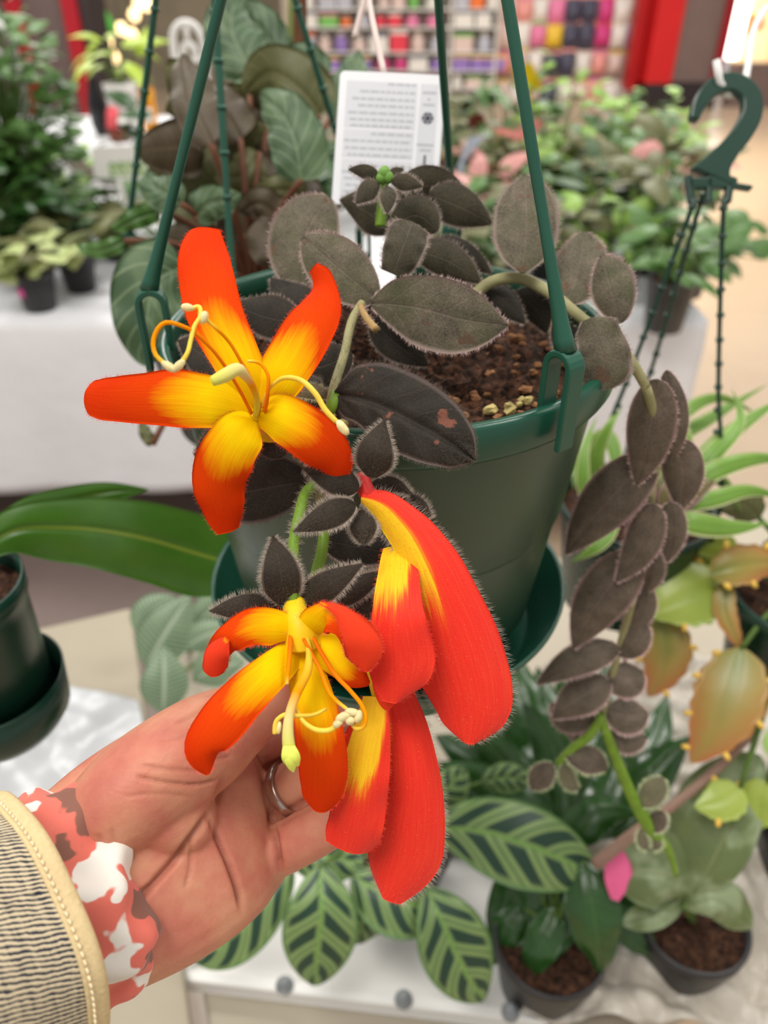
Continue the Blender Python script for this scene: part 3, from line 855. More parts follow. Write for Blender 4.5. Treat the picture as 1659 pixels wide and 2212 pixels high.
anther(fl, 405, 664, d1 - .022, 15, 9, 10, 3); anther(fl, 440, 686, d1 - .022, 10, 15, 20, 4)
filament(fl, [(572, 889, d1), (578, 850, d1 - .006), (578, 808, d1 - .008), (562, 785, d1 - .008), (535, 780, d1 - .008)], [4, 4.5, 4, 4, 3])
filament(fl, [(566, 880, d1), (585, 836, d1 - .005), (611, 817, d1 - .008), (646, 820, d1 - .010), (681, 850, d1 - .011), (703, 886, d1 - .011), (728, 912, d1 - .011)], [4, 4, 5, 6, 6.5, 6.5, 6], M_fil_y)
anther(fl, 740, 924, d1 - .012, 20, 10, 52, 5)
ptube('style', [(552, 898, d1 + .002), (556, 870, d1 - .006), (548, 840, d1 - .014), (530, 812, d1 - .022), (512, 798, d1 - .026), (485, 812, d1 - .027), (458, 824, d1 - .027)], [6, 7, 8, 10, 14, 15, 11], M_style, fl, 12, 40)
V, F = blob_geo(P(556, 886, d1 + .002), (.0012, .0012, .0020), 4, 10, 7, .05); obj('ovary', V, F, plain((170, 130, 20), .5, .3, .1, 300.), fl)

# flower 2: lower left, mouth turned down to the hand
d2 = .240
V, F, uv, _ = tube_geo([P(*p) for p in [(640, 1300, d2 + .006), (638, 1325, d2 + .003), (650, 1358, d2 + .001), (655, 1390, d2 + .002)]], [.0034, .0042, .0050, .0060], 20, 24)
fl = obj('flower', V, F, M_tube, basket, uv); fl['label'] = 'open orange flower with curled petals resting against the palm'
tube_fuzz(fl, [P(640, 1300, d2 + .006), P(638, 1325, d2 + .003), P(650, 1358, d2 + .001)], [.0034, .0042, .0050], H_pale, 260, .0014)
o, g = petal(fl, [(645, 1368, d2 + .001), (590, 1352, d2 - .006), (535, 1358, d2 - .010), (492, 1380, d2 - .010), (470, 1415, d2 - .006), (468, 1460, d2 - .001)],
      [(0, 16, 22), (.2, 42, 36), (.4, 38, 42), (.6, 36, 30), (.8, 26, 26), (.93, 24, 24), (1, 14, 16)], [P_in2, P_pk], cup=.35); pfuzz(o, g, seed=36)
g = pix_blade([(492, 1382, d2 - .0115), (470, 1412, d2 - .011), (467, 1462, d2 - .007)], [(0, 4, 12), (.3, 24, 26), (.6, 27, 26), (.9, 23, 22), (1, 10, 12)], thick=.0007, cup=.3)
blade_obj('petal_tip', g, P_pk, fl)
o, g = petal(fl, [(662, 1372, d2 + .001), (680, 1340, d2 - .007), (705, 1318, d2 - .011), (745, 1340, d2 - .013), (778, 1385, d2 - .012), (790, 1452, d2 - .006)],
      [(0, 22, 22), (.2, 32, 40), (.4, 18, 50), (.55, 30, 34), (.7, 46, 34), (.85, 42, 34), (.96, 20, 16), (1, 8, 6)], [P_in2, P_pk], cup=.3, roll=[0, 0, .2, .4, .2]); pfuzz(o, g, seed=37)
g = pix_blade([(690, 1302, d2 - .0135), (735, 1326, d2 - .016), (778, 1380, d2 - .016), (790, 1452, d2 - .010)], [(0, 3, 2), (.2, 16, 10), (.45, 30, 30), (.7, 42, 40), (.88, 30, 32), (1, 5, 5)], thick=.0007, cup=.35)
o = blade_obj('petal_tip', g, P_pk, fl); pfuzz(o, g, seed=38)
o, g = petal(fl, [(648, 1398, d2 + .003), (590, 1446, d2 - .010), (532, 1500, d2 - .017), (480, 1562, d2 - .020), (440, 1622, d2 - .020), (450, 1674, d2 - .016)],
      [(0, 26, 30), (.15, 38, 36), (.3, 44, 42), (.5, 50, 50), (.7, 50, 54), (.85, 36, 42), (.95, 22, 20), (1, 4, 4)], [P_mid, P_out], cup=.3); pfuzz(o, g, seed=39)
o, g = petal(fl, [(655, 1395, d2 + .003), (660, 1450, d2 - .002), (674, 1510, d2 - .006), (690, 1580, d2 - .007), (698, 1660, d2 - .004), (692, 1756, d2 + .003)],
      [(0, 34, 30), (.15, 42, 40), (.3, 48, 44), (.5, 52, 54), (.7, 54, 54), (.85, 48, 48), (.95, 34, 36), (1, 14, 14)][::1], [P_mid, P_out], cup=.35); pfuzz(o, g, seed=40)
o, g = petal(fl, [(664, 1388, d2 + .003), (715, 1415, d2 - .002), (756, 1452, d2 - .003), (798, 1478, d2 + .003)],
      [(0, 30, 26), (.3, 46, 36), (.6, 42, 30), (.85, 24, 22), (1, 6, 6)], [P_yel, P_out], cup=.3)
filament(fl, [(628, 1372, d2 - .002), (626, 1410, d2 - .008), (620, 1478, d2 - .011)], [5, 5.5, 4])
filament(fl, [(676, 1376, d2 - .002), (700, 1420, d2 - .008), (726, 1460, d2 - .012), (760, 1496, d2 - .016), (782, 1525, d2 - .018), (790, 1552, d2 - .019), (783, 1572, d2 - .019), (768, 1574, d2 - .019), (760, 1562, d2 - .019)], [4, 5, 5, 5, 5, 5, 4.5, 4.5, 4])
filament(fl, [(650, 1370, d2 - .002), (672, 1410, d2 - .008), (692, 1448, d2 - .012), (714, 1500, d2 - .015), (750, 1532, d2 - .018)], [4, 4.5, 5, 5, 4])
filament(fl, [(704, 1531, d2 - .013), (680, 1543, d2 - .015), (645, 1546, d2 - .018), (612, 1545, d2 - .02), (598, 1556, d2 - .02), (594, 1585, d2 - .02)], [4, 4, 5, 5, 5, 6], M_fil_y)
filament(fl, [(640, 1530, d2 - .016), (655, 1558, d2 - .018), (690, 1578, d2 - .019), (718, 1574, d2 - .019), (732, 1556, d2 - .019)], [4, 5, 6, 6, 5], M_fil_y)
for k, (x, y, rx, ry, a) in enumerate([(742, 1548, 20, 10, -25), (760, 1538, 16, 9, 10), (774, 1548, 9, 15, 15), (730, 1562, 13, 9, -40), (756, 1556, 11, 11, 0), (603, 1572, 6, 15, 5)]):
    anther(fl, x, y, d2 - .020, rx, ry, a, 10 + k)
ptube('style', [(662, 1376, d2 - .002), (668, 1420, d2 - .009), (664, 1450, d2 - .013), (640, 1500, d2 - .017), (625, 1545, d2 - .02), (622, 1590, d2 - .021), (626, 1625, d2 - .021)], [7, 8, 10, 10.5, 10.5, 13, 15], M_style, fl, 12, 40)
for (a, b) in (((622, 1610), (634, 1668)), ((628, 1612), (645, 1655)), ((620, 1610), (622, 1655))):
    g = pix_blade([(a[0], a[1], d2 - .023), ((a[0]+b[0])/2, (a[1]+b[1])/2 + 4, d2 - .024), (b[0], b[1], d2 - .022)], [(0, 9, 9), (.4, 13, 13), (.8, 9, 9), (1, 2, 2)], thick=.0008, cup=.3, n=16, m=9)
    blade_obj('stigma_lobe', g, M_stig, fl)
for pts, W, lab in [([(612, 1308, d2 + .004), (607, 1240, d2 - .003), (590, 1160, d2 + .001)], [(0, 10, 10), (.12, 32, 32), (.35, 43, 43), (.6, 40, 40), (.85, 22, 22), (1, 2, 2)], None),
               ([(648, 1303, d2 + .006), (710, 1262, d2 - .001), (783, 1218, d2 + .002)], ('point', 33, 36), None),
               ([(604, 1318, d2 + .006), (530, 1312, d2 + .001), (455, 1320, d2 + .003)], ('point', 34, 32), None),
               ([(700, 1300, d2 + .016), (760, 1275, d2 + .014), (830, 1232, d2 + .016)], ('point', 28, 30), None),
               ([(720, 1310, d2 + .016), (780, 1312, d2 + .016), (840, 1330, d2 + .018)], ('point', 28, 30), None)]:
    fleaf('sepal', pts, W, V_sepal, H_pale, edge=320, face=900, ln=13, cup=.25, parent=fl, wpx=.24)

# flower 3: red hood in profile
d3 = .248
P_hood = petal_mat('hood_red', .10, .12, yel=(244, 196, 20), ora=(240, 70, 34), far=(233, 46, 36), streak=.12, edge=0)
def hood_mat(name, y0, y1, uc, slope=.0):
    """scarlet hood with a yellow flash along one side"""
    q = NT(name)
    s = q.sep(q.uvw().outputs['UV']); u, v = q.ma('SUBTRACT', 1., s[0]), s[1]
    st = q.noise(q.comb(q.ma('MULTIPLY', u, 10.), q.ma('MULTIPLY', v, 2.)), 1.6, 4.)
    e = q.ma('ADD', u, q.ma('MULTIPLY', q.ma('SUBTRACT', st, .5), .16))
    e = q.ma('ADD', e, q.ma('MULTIPLY', v, slope))
    a = q.ramp(e, [(max(0, uc - .10), 1.), (uc + .05, 0.)])
    vv = q.ma('ADD', v, q.ma('MULTIPLY', q.ma('SUBTRACT', st, .5), .35))
    b = q.ramp(vv, [(max(0, y0), 0. if y0 > 0 else 1.), (max(0.001, y0 + .05), 1.), (y1 - .16, 1.), (y1 + .08, 0.)])
    f = q.ma('MULTIPLY', a, b)
    red = q.mix(q.noise(q.uvw().outputs['Object'], 90., 3.), (228, 34, 24), (238, 50, 32))
    c = q.ramp(f, [(.0, (230, 30, 22)), (.35, (240, 80, 10)), (.62, (246, 160, 12)), (.85, (244, 200, 16))])
    c = q.mix(q.ma('MULTIPLY', q.ma('SUBTRACT', 1., f), .6), c, red)
    sk = q.noise(q.comb(q.ma('MULTIPLY', u, 26.), q.ma('MULTIPLY', v, 3.)), 1.5, 4.)
    c = q.mix(q.ma('MULTIPLY', q.ramp(sk, [(.45, 0.), (.7, 1.)]), .3), c, (244, 84, 40))
    c = q.mix(q.ma('MULTIPLY', q.ramp(q.voro(q.uvw().outputs['Object'], 420.), [(.04, 1.), (.09, 0.)]), .5), c, (250, 150, 110))
    fine = q.noise(q.uvw().outputs['Object'], 2400., 2.)
    c = q.mix(q.ma('MULTIPLY', fine, .10), c, (250, 110, 70))
    q.bump(q.ma('ADD', fine, q.ma('MULTIPLY', sk, 1.5)), .35, .0006)
    return q.out(c, .6, .2, Sheen_Weight=.08)
H3 = hood_mat('hood_scarlet', -.06, .50, .58, .05)
H3b = hood_mat('side_lobe_scarlet', -.05, .45, .92, .55)
V, F, uv, _ = tube_geo([P(*p) for p in [(783, 1028, d3 + .005), (788, 1050, d3 + .003), (800, 1078, d3 + .003), (830, 1110, d3 + .005)]], [.0022, .0026, .0030, .0034], 20, 24)
fl = obj('flower', V, F, plain((200, 40, 36), .5, .3, .12, 150., name='corolla_red'), basket, uv); fl['label'] = 'scarlet hooded flower in profile beside the green pot'
_ = pix_blade([(786, 1072, d3), (826, 1092, d3 - .001), (880, 1150, d3 - .002), (925, 1235, d3 - .003), (960, 1330, d3 - .002), (990, 1430, d3), (1012, 1530, d3 + .003), (1015, 1608, d3 + .006)],
      [(0, 10, 14), (.06, 22, 26), (.15, 38, 42), (.25, 52, 58), (.36, 62, 74), (.5, 82, 90), (.62, 96, 100), (.74, 92, 112), (.84, 84, 108), (.92, 72, 88), (.97, 50, 60), (1, 12, 14)][::1], thick=.0012, cup=.0, n=50, m=25)
g = pix_blade([(780, 1075, d3), (822, 1088, d3 - .001), (875, 1140, d3 - .002), (922, 1222, d3 - .003), (962, 1320, d3 - .002), (995, 1425, d3), (1015, 1530, d3 + .003), (1012, 1608, d3 + .006)],
      [(0, 16, 10), (.06, 30, 30), (.13, 40, 42), (.22, 56, 48), (.33, 72, 60), (.48, 84, 78), (.62, 96, 96), (.74, 100, 104), (.84, 98, 92), (.92, 84, 74), (.97, 56, 52), (1, 14, 12)], thick=.0012, cup=.55, n=50, m=25)
o = blade_obj('hood', g, [H3, P_out], fl); fuzz(o, g, H_pale, 420, 500, .0026, .000035, seed=61, flen=.6, fmat=H_red)
g = pix_blade([(858, 1180, d3 + .004), (857, 1250, d3 - .007), (858, 1340, d3 - .014), (862, 1430, d3 - .012), (852, 1520, d3 - .008)],
      [(0, 30, 30), (.04, 38, 33), (.2, 48, 42), (.4, 56, 52), (.6, 70, 62), (.78, 78, 68), (.88, 62, 62), (.95, 34, 46), (1, 10, 26)], thick=.0009, cup=.35, n=40, m=19, wav=.0006)
o = blade_obj('side_lobe', g, [H3b, P_out], fl); fuzz(o, g, H_red, 120, 160, .0012, .00003, seed=62)
g = pix_blade([(830, 1400, d3 - .001), (838, 1480, d3 - .002), (835, 1535, d3)], ('oval', 30, 34), thick=.0009, cup=.2)
blade_obj('inner_lobe', g, [P_pk, P_pk], fl)
for pts, W in [([(802, 1032, d3 - .004), (812, 975, d3 - .010), (830, 908, d3 - .006)], [(0, 10, 12), (.12, 32, 34), (.35, 42, 42), (.6, 38, 36), (.85, 18, 18), (1, 2, 2)]),
               ([(775, 1058, d3 - .002), (720, 1030, d3 - .004), (655, 1012, d3 - .001)], ('point', 38, 30)),
               ([(768, 1088, d3 - .003), (705, 1118, d3 - .009), (636, 1147, d3 - .006)], ('point', 30, 34)),
               ([(786, 1100, d3 + .002), (785, 1140, d3 - .001), (787, 1176, d3 + .001)], ('oval', 30, 30)),
               ([(800, 1048, d3 + .004), (840, 1042, d3 + .004), (888, 1066, d3 + .007)], ('leaf', 14, 22)),
               ([(860, 1075, d3 + .010), (900, 1085, d3 + .010), (932, 1120, d3 + .012)], ('leaf', 14, 18))]:
    fleaf('sepal', pts, W, V_sepal, H_pale, edge=300, face=700, ln=13, cup=.28, parent=fl, wpx=.24)

# flower 4: red hood below it
d4 = .262
H4 = hood_mat('lower_hood_scarlet', -.05, .30, .30, .2)
H4b = hood_mat('lower_lobe_scarlet', -.05, .62, .95, .5)
V, F, uv, _ = tube_geo([P(*p) for p in [(806, 1405, d4 + .010), (814, 1440, d4 + .008), (826, 1480, d4 + .007), (838, 1520, d4 + .008)]], [.0030, .0040, .0046, .0048], 20, 24)
fl = obj('flower', V, F, M_tube, basket, uv); fl['label'] = 'scarlet hooded flower hanging lowest, its tip over the striped leaves'
g = pix_blade([(842, 1490, d4), (866, 1560, d4 - .002), (882, 1650, d4 - .003), (884, 1750, d4 - .001), (868, 1850, d4 + .003), (832, 1944, d4 + .008)],
      [(0, 44, 40), (.12, 52, 44), (.3, 62, 54), (.5, 74, 62), (.65, 82, 70), (.78, 86, 76), (.88, 72, 74), (.95, 52, 50), (1, 34, 16)][::1], thick=.0012, cup=.5, n=50, m=25)
o = blade_obj('hood', g, [H4, P_out], fl); fuzz(o, g, H_pale, 420, 400, .0024, .000035, seed=63, flen=.6, fmat=H_red)
g = pix_blade([(815, 1505, d4 - .005), (806, 1580, d4 - .012), (792, 1670, d4 - .015), (774, 1760, d4 - .013), (752, 1842, d4 - .008)],
      [(0, 24, 30), (.15, 34, 40), (.4, 48, 54), (.65, 56, 62), (.85, 60, 62), (.95, 56, 60), (1, 46, 52)], thick=.0009, cup=.35, n=40, m=19, wav=.0008)
o = blade_obj('side_lobe', g, [H4b, P_out], fl); fuzz(o, g, H_red, 120, 160, .0012, .00003, seed=64)
g = pix_blade([(795, 1540, d4 + .002), (762, 1600, d4 + .004), (745, 1680, d4 + .006)], ('leaf', 20, 22), thick=.0009, cup=.2)
blade_obj('inner_lobe', g, [P_pk, P_pk], fl)
# ------------------------------------------------------------------ the hand that lifts the flowers
def loft_geo(st, seg=28, n=None, cap=True, side=None):
    """tube of elliptical section: st = (px, py, d, half width in frame pixels, half thickness in m)"""
    A = np.array([list(P(s[0], s[1], s[2])) + [s[3] * s[2] / FPX, s[4]] for s in st])
    q = curve(A, n or len(st) * 5)
    p, hw, ht = q[:, :3], np.maximum(q[:, 3], .0004), np.maximum(q[:, 4], .0004)
    T = nrm(np.gradient(p, axis=0))
    S = nrm(np.cross(T, nrm(CAM - p)))
    N = np.cross(S, T)
    th = np.linspace(0, 2*math.pi, seg, endpoint=False)
    V = p[:, None] + S[:, None] * (np.cos(th)[None] * hw[:, None])[..., None] + N[:, None] * (np.sin(th)[None] * ht[:, None])[..., None]
    F = grid_faces(len(p), seg, 0, wrap=True)
    if cap:
        F += [tuple(range(seg))[::-1], tuple((len(p)-1)*seg + i for i in range(seg))]
    return V.reshape(-1, 3), F, (p, S, N, T, hw, ht)
def ellipsoid(x, y, d, rx, ry, rz, ang):
    V, F = blob_geo((0, 0, 0), 1., 0, 24, 14, 0)
    ca, sa = math.cos(rad(ang)), math.sin(rad(ang))
    X = RT * ca - UP * sa; Y = RT * sa + UP * ca; k = d / FPX
    return P(x, y, d) + V[:, :1] * X * rx * k + V[:, 1:2] * Y * ry * k - V[:, 2:] * FW * rz, F
person = thing('person', 'left hand in denim sleeve and coral print cuff, palm up, cupping the orange flowers', 'person', P(60, 2080, .21))
hm = MB()
V, F, _ = loft_geo([(-150, 2085, .226, 165, .022), (-40, 2030, .233, 186, .022), (80, 1972, .241, 206, .022), (195, 1915, .250, 230, .0225), (305, 1850, .260, 244, .021), (420, 1778, .272, 238, .019),
                    (500, 1737, .285, 212, .0145), (545, 1718, .295, 180, .0100), (568, 1706, .302, 130, .005)]); hm.add(V, F)
# ball of the thumb and thumb
V, F, _ = loft_geo([(180, 1800, .250, 80, .015), (270, 1730, .250, 112, .0185), (375, 1650, .256, 112, .019), (462, 1590, .264, 100, .017), (540, 1540, .272, 72, .0140), (600, 1500, .278, 56, .0110), (640, 1474, .282, 50, .0098), (668, 1456, .284, 42, .0082), (682, 1446, .285, 14, .003)]); hm.add(V, F)
V, F = ellipsoid(345, 1735, .2560, 140, 95, .0160, 38); hm.add(V, F)
V, F = ellipsoid(400, 1905, .2630, 150, 95, .0120, 32); hm.add(V, F)
V, F = ellipsoid(508, 1800, .2860, 58, 95, .0090, 20); hm.add(V, F)
FING = {
 'pinky': [(560, 1862, 0.289, 50, 0.009), (612, 1830, 0.28, 57, 0.0102), (680, 1793, 0.276, 57, 0.0098), (750, 1752, 0.275, 54, 0.0092), (820, 1706, 0.279, 50, 0.0085), (868, 1672, 0.285, 42, 0.0078), (892, 1656, 0.289, 16, 0.003)],
 'ringf': [(548, 1760, 0.302, 50, 0.009), (600, 1722, 0.29, 55, 0.0102), (665, 1678, 0.285, 55, 0.0098), (740, 1632, 0.284, 52, 0.0092), (810, 1590, 0.288, 49, 0.0086), (858, 1560, 0.294, 42, 0.0078), (880, 1546, 0.298, 16, 0.003)],
 'middle': [(530, 1680, 0.312, 50, 0.0092), (585, 1636, 0.304, 52, 0.0096), (640, 1600, 0.299, 52, 0.0093), (700, 1576, 0.299, 50, 0.0088), (742, 1566, 0.303, 42, 0.008), (764, 1562, 0.306, 14, 0.003)],
 'index': [(480, 1600, 0.306, 56, 0.0095), (540, 1562, 0.308, 54, 0.0095), (600, 1537, 0.31, 52, 0.009), (650, 1520, 0.311, 48, 0.0083), (690, 1512, 0.313, 40, 0.0072), (706, 1508, 0.314, 12, 0.003)]}
FC = {}
for k, st in FING.items():
    V, F, fr = loft_geo(st, 22, 40); hm.add(V, F); FC[k] = fr
tmp = hm.build('hand_raw', [])
rm = tmp.modifiers.new('r', 'REMESH'); rm.mode = 'VOXEL'; rm.voxel_size = .00085
sm = tmp.modifiers.new('s', 'SMOOTH'); sm.factor = .5; sm.iterations = 7
bpy.context.view_layer.update()
dg = bpy.context.evaluated_depsgraph_get()
me = bpy.data.meshes.new_from_object(tmp.evaluated_get(dg))
bpy.data.objects.remove(tmp, do_unlink=True)
nv = len(me.vertices)
co = np.zeros(nv * 3); me.vertices.foreach_get('co', co); co = co.reshape(-1, 3)
no = np.zeros(nv * 3); me.vertices.foreach_get('normal', no); no = no.reshape(-1, 3)
px, py, dd = proj(co)
def seg_dist(px, py, poly):
    pts = curve(np.column_stack([np.array(poly, float), np.zeros(len(poly))]), 40)[:, :2]
    D = np.full(len(px), 1e9); tt = np.zeros(len(px))
    for i in range(len(pts) - 1):
        a, b = pts[i], pts[i+1]; ab = b - a
        t = np.clip(((px - a[0]) * ab[0] + (py - a[1]) * ab[1]) / (ab @ ab + 1e-9), 0, 1)
        q = np.hypot(px - a[0] - t * ab[0], py - a[1] - t * ab[1])
        m_ = q < D; D[m_] = q[m_]; tt[m_] = (i + t[m_]) / (len(pts) - 1)
    return D, tt
CRE = [([(486, 1672), (478, 1700), (462, 1740), (438, 1778), (400, 1830), (340, 1900), (255, 1990)], 8, .0022),
       ([(452, 1758), (466, 1800), (492, 1860), (510, 1910), (523, 1970)], 6, .0022),
       ([(552, 1630), (570, 1680), (582, 1730), (590, 1790), (598, 1840), (608, 1890)], 7, .0026),
       ([(588, 1776), (630, 1756), (700, 1716), (760, 1690)], 11, .0024), ([(566, 1662), (606, 1646), (650, 1616), (700, 1600)], 11, .0024),
       ([(290, 1676), (360, 1690), (430, 1694), (476, 1682)], 4, .0010), ([(300, 1652), (360, 1662), (440, 1664)], 4, .0007), ([(270, 1720), (340, 1715), (420, 1722)], 4, .0004),
       ([(205, 1930), (270, 1932), (330, 1912)], 4, .0006), ([(410, 1820), (412, 1860), (400, 1920)], 5, .0007), ([(430, 1640), (470, 1640), (500, 1632)], 4, .0006),
       ([(210, 1800), (225, 1850), (230, 1890)], 8, .0007), ([(240, 1790), (252, 1840)], 6, .0005), ([(560, 1690), (620, 1640), (640, 1610)], 5, .0004),
       ([(380, 1560), (420, 1545), (450, 1520)], 5, .0006), ([(340, 1600), (400, 1590), (440, 1570)], 4, .0004)]
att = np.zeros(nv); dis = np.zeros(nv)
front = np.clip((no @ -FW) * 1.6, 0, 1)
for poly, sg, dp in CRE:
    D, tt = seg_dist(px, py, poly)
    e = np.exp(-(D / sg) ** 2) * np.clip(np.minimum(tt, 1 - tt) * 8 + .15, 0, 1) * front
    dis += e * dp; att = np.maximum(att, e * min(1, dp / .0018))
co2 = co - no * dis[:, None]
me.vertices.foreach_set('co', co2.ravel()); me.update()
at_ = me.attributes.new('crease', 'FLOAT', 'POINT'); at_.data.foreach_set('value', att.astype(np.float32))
me.polygons.foreach_set('use_smooth', np.ones(len(me.polygons), bool))
q = NT('skin'); v_ = q.uvw().outputs['Object']
n1 = q.noise(v_, 46., 4., .62); n2 = q.noise(v_, 900., 2.); n3 = q.noise(v_, 160., 3.)
c = q.ramp(n1, [(.34, (210, 152, 120)), (.47, (206, 140, 112)), (.6, (200, 122, 102)), (.72, (190, 108, 94))])
c = q.mix(q.ma('MULTIPLY', n3, .35), c, (178, 112, 86))
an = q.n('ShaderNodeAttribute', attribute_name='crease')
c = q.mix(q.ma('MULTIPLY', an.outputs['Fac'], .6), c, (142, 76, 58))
q.bump(q.ma('ADD', n2, n3), .22, .0006)
M_skin = q.out(c, .5, .35, Subsurface_Weight=.12, Subsurface_Scale=.004)
q.b.inputs['Subsurface Radius'].default_value = (1, .35, .2)
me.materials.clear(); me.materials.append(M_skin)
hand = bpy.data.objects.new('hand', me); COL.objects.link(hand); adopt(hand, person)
# ring on the ring finger
p, S, N, T, hw, ht = FC['ringf']
i = int(np.argmin(np.abs(proj(p)[0] - 626)))
th = np.linspace(0, 6.283, 48, endpoint=False)
rp = [p[i] + S[i] * math.cos(a) * (hw[i] + .0006) + N[i] * math.sin(a) * (ht[i] + .0014) for a in th] 
rp = np.array(rp + rp[:1])
V, F = rect_sweep(rp, T[i], .0036, .0016)
ro = obj('finger_ring', V, F, plain((190, 184, 176), .22, .5, .05, 90., Metallic=1.), person); bevel(ro, .0004, 2)
ro['label'] = 'plain silver ring'

# ---- sleeve and cuff
def shell(name, st, mat, parent, thick, seg=96, n=30, ruffle=None, ends=(0, 1)):
    A = np.array([list(s[0]) + [s[1], s[2]] if len(s) == 3 else list(P(s[0], s[1], s[2])) + [s[3] * s[2] / FPX, s[4]] for s in st])
    q = curve(A, n)
    p, hw, ht = q[:, :3], q[:, 3], q[:, 4]
    T = nrm(np.gradient(p, axis=0)); S = nrm(np.cross(T, nrm(CAM - p))); N = np.cross(S, T)
    th = np.linspace(0, 2*math.pi, seg, endpoint=False)
    s = np.concatenate([[0], np.cumsum(np.linalg.norm(np.diff(p, axis=0), axis=1))])
    rf = np.zeros((n, seg)) if ruffle is None else ruffle(np.linspace(0, 1, n)[:, None], th[None])
    def ring(off):
        return p[:, None] + S[:, None] * (np.cos(th)[None] * (hw[:, None] + rf + off))[..., None] + N[:, None] * (np.sin(th)[None] * (ht[:, None] + rf + off))[..., None]
    O, I = ring(0).reshape(-1, 3), ring(-thick).reshape(-1, 3)
    uv = np.stack(np.broadcast_arrays(th[None] * .034, s[:, None]), -1).reshape(-1, 2)
    k = n * seg
    F = grid_faces(n, seg, 0, wrap=True) + grid_faces(n, seg, k, flip=True, wrap=True)
    for e, fl_ in ((0, False), (n - 1, True)):
        for j in range(seg):
            a, b = e*seg + j, e*seg + (j+1) % seg
            F.append((a, a + k, b + k, b) if not fl_ else (a, b, b + k, a + k))
    return obj(name, np.concatenate([O, I]), F, mat, parent, np.concatenate([uv, uv]))
q = NT('denim_inside'); s_ = q.sep(q.uvw().outputs['UV'])
co_ = q.ma('ADD', q.ma('MULTIPLY', s_[0], 760.), q.ma('MULTIPLY', s_[1], 330.))
wob = q.noise(q.uvw().outputs['Object'], 160., 3.)
co_ = q.ma('ADD', co_, q.ma('MULTIPLY', wob, 1.6))
w = q.ma('ABSOLUTE', q.ma('SUBTRACT', q.ma('FRACT', co_), .5))
pat = q.noise(q.comb(q.ma('MULTIPLY', s_[0], 60.), q.ma('MULTIPLY', s_[1], 500.)), 1.2, 4.)
f_ = q.ramp(q.ma('ADD', w, q.ma('MULTIPLY', q.ma('SUBTRACT', pat, .5), .55)), [(.24, 0.), (.33, 1.)])
blk = q.ramp(q.noise(q.uvw().outputs['Object'], 70., 4.), [(.60, 0.), (.68, 1.)])
c = q.mix(f_, (206, 190, 158), (56, 58, 66))
c = q.mix(q.ma('MULTIPLY', blk, q.ramp(w, [(.1, 0.), (.2, .9)])), c, (34, 38, 50))
q.bump(q.ma('ADD', w, q.noise(q.uvw().outputs['Object'], 1500., 2.)), .6, .0006)
M_denim = q.out(c, .85, .2)
E1 = P(92, 1981, .2195); DA = nrm(E1 - P(-160, 2128, .1985))      # arm axis at the sleeve opening
SL = [(E1 - DA * .075, .0385, .0350), (E1 - DA * .05, .0375, .0345), (E1 - DA * .025, .0364, .0340), (E1, .0355, .0334)]
slv = shell('denim_sleeve', SL, M_denim, person, .0016, 128, 30, lambda t, a: .0008 * np.sin(a * 3 + 1 + t * 4) + .0005 * np.sin(a * 7 + t * 6))
q = NT('denim_hem'); s_ = q.sep(q.uvw().outputs['UV'])
nz = q.noise(q.uvw().outputs['Object'], 700., 3.)
c = q.mix(nz, (196, 172, 124), (222, 200, 156))
q.bump(nz, .6, .0006)
M_hem = q.out(c, .85, .2)
hem = shell('hem', [(E1 - DA * .0042, .0361, .0340), (E1 - DA * .0015, .0363, .0342), (E1 + DA * .0010, .0362, .0341), (E1 + DA * .0018, .0357, .0336)], M_hem, person, .0022, 128, 10, lambda t, a: .0008 * np.sin(a * 3 + 5) + .0005 * np.sin(a * 7 + 6))
# stitches of the hem
st_ = MB()
A0 = E1 - DA * .0028
Tn = DA; Sn = nrm(np.cross(Tn, nrm(CAM - A0))); Nn = np.cross(Sn, Tn)
for k in range(110):
    a0 = k / 110 * 6.283; a1 = a0 + .038
    r = lambda a, e: A0 + Sn * math.cos(a) * (.0362 + e + .0008 * math.sin(a * 3 + 5) + .0005 * math.sin(a * 7 + 6)) + Nn * math.sin(a) * (.0341 + e + .0008 * math.sin(a * 3 + 5) + .0005 * math.sin(a * 7 + 6))
    V, F, uv, _ = tube_geo([r(a0, .0000), r((a0 + a1) / 2, .0006), r(a1, .0000)], .00035, 6); st_.add(V, F, uv)
st_.build('stitches', plain((232, 216, 178), .8, .2, .1, 300.), hem)
q = NT('coral_print'); v_ = q.uvw().outputs['Object']
n1 = q.noise(v_, 46., 2.5, .6)
c = q.ramp(n1, [(.0, (240, 236, 226)), (.455, (240, 236, 226)), (.47, (226, 116, 100)), (.545, (226, 116, 100)), (.56, (136, 92, 78)), (1., (128, 84, 72))])
q.bump(q.noise(v_, 120., 3.), .25, .001)
M_print = q.out(c, .75, .2, Sheen_Weight=.2)
def ruf(t, a):
    return .0016 * np.sin(a * 9 + 1.5 * np.sin(t * 5)) * (.35 + t) + .0022 * np.sin(a * 4 + 2 + t * 3) + .0009 * np.sin(a * 17 + 4 * t) * t + .0032 * np.sin(t * math.pi)
E2 = P(192, 1921, .2490); E0 = P(40, 2008, .2270)
shell('blouse_cuff', [(E0, .0285, .0250), (E0 * .6 + E2 * .4, .0300, .0262), (E0 * .3 + E2 * .7, .0325, .0278), (E2, .0330, .0262)], M_print, person, .0008, 200, 30, ruf)
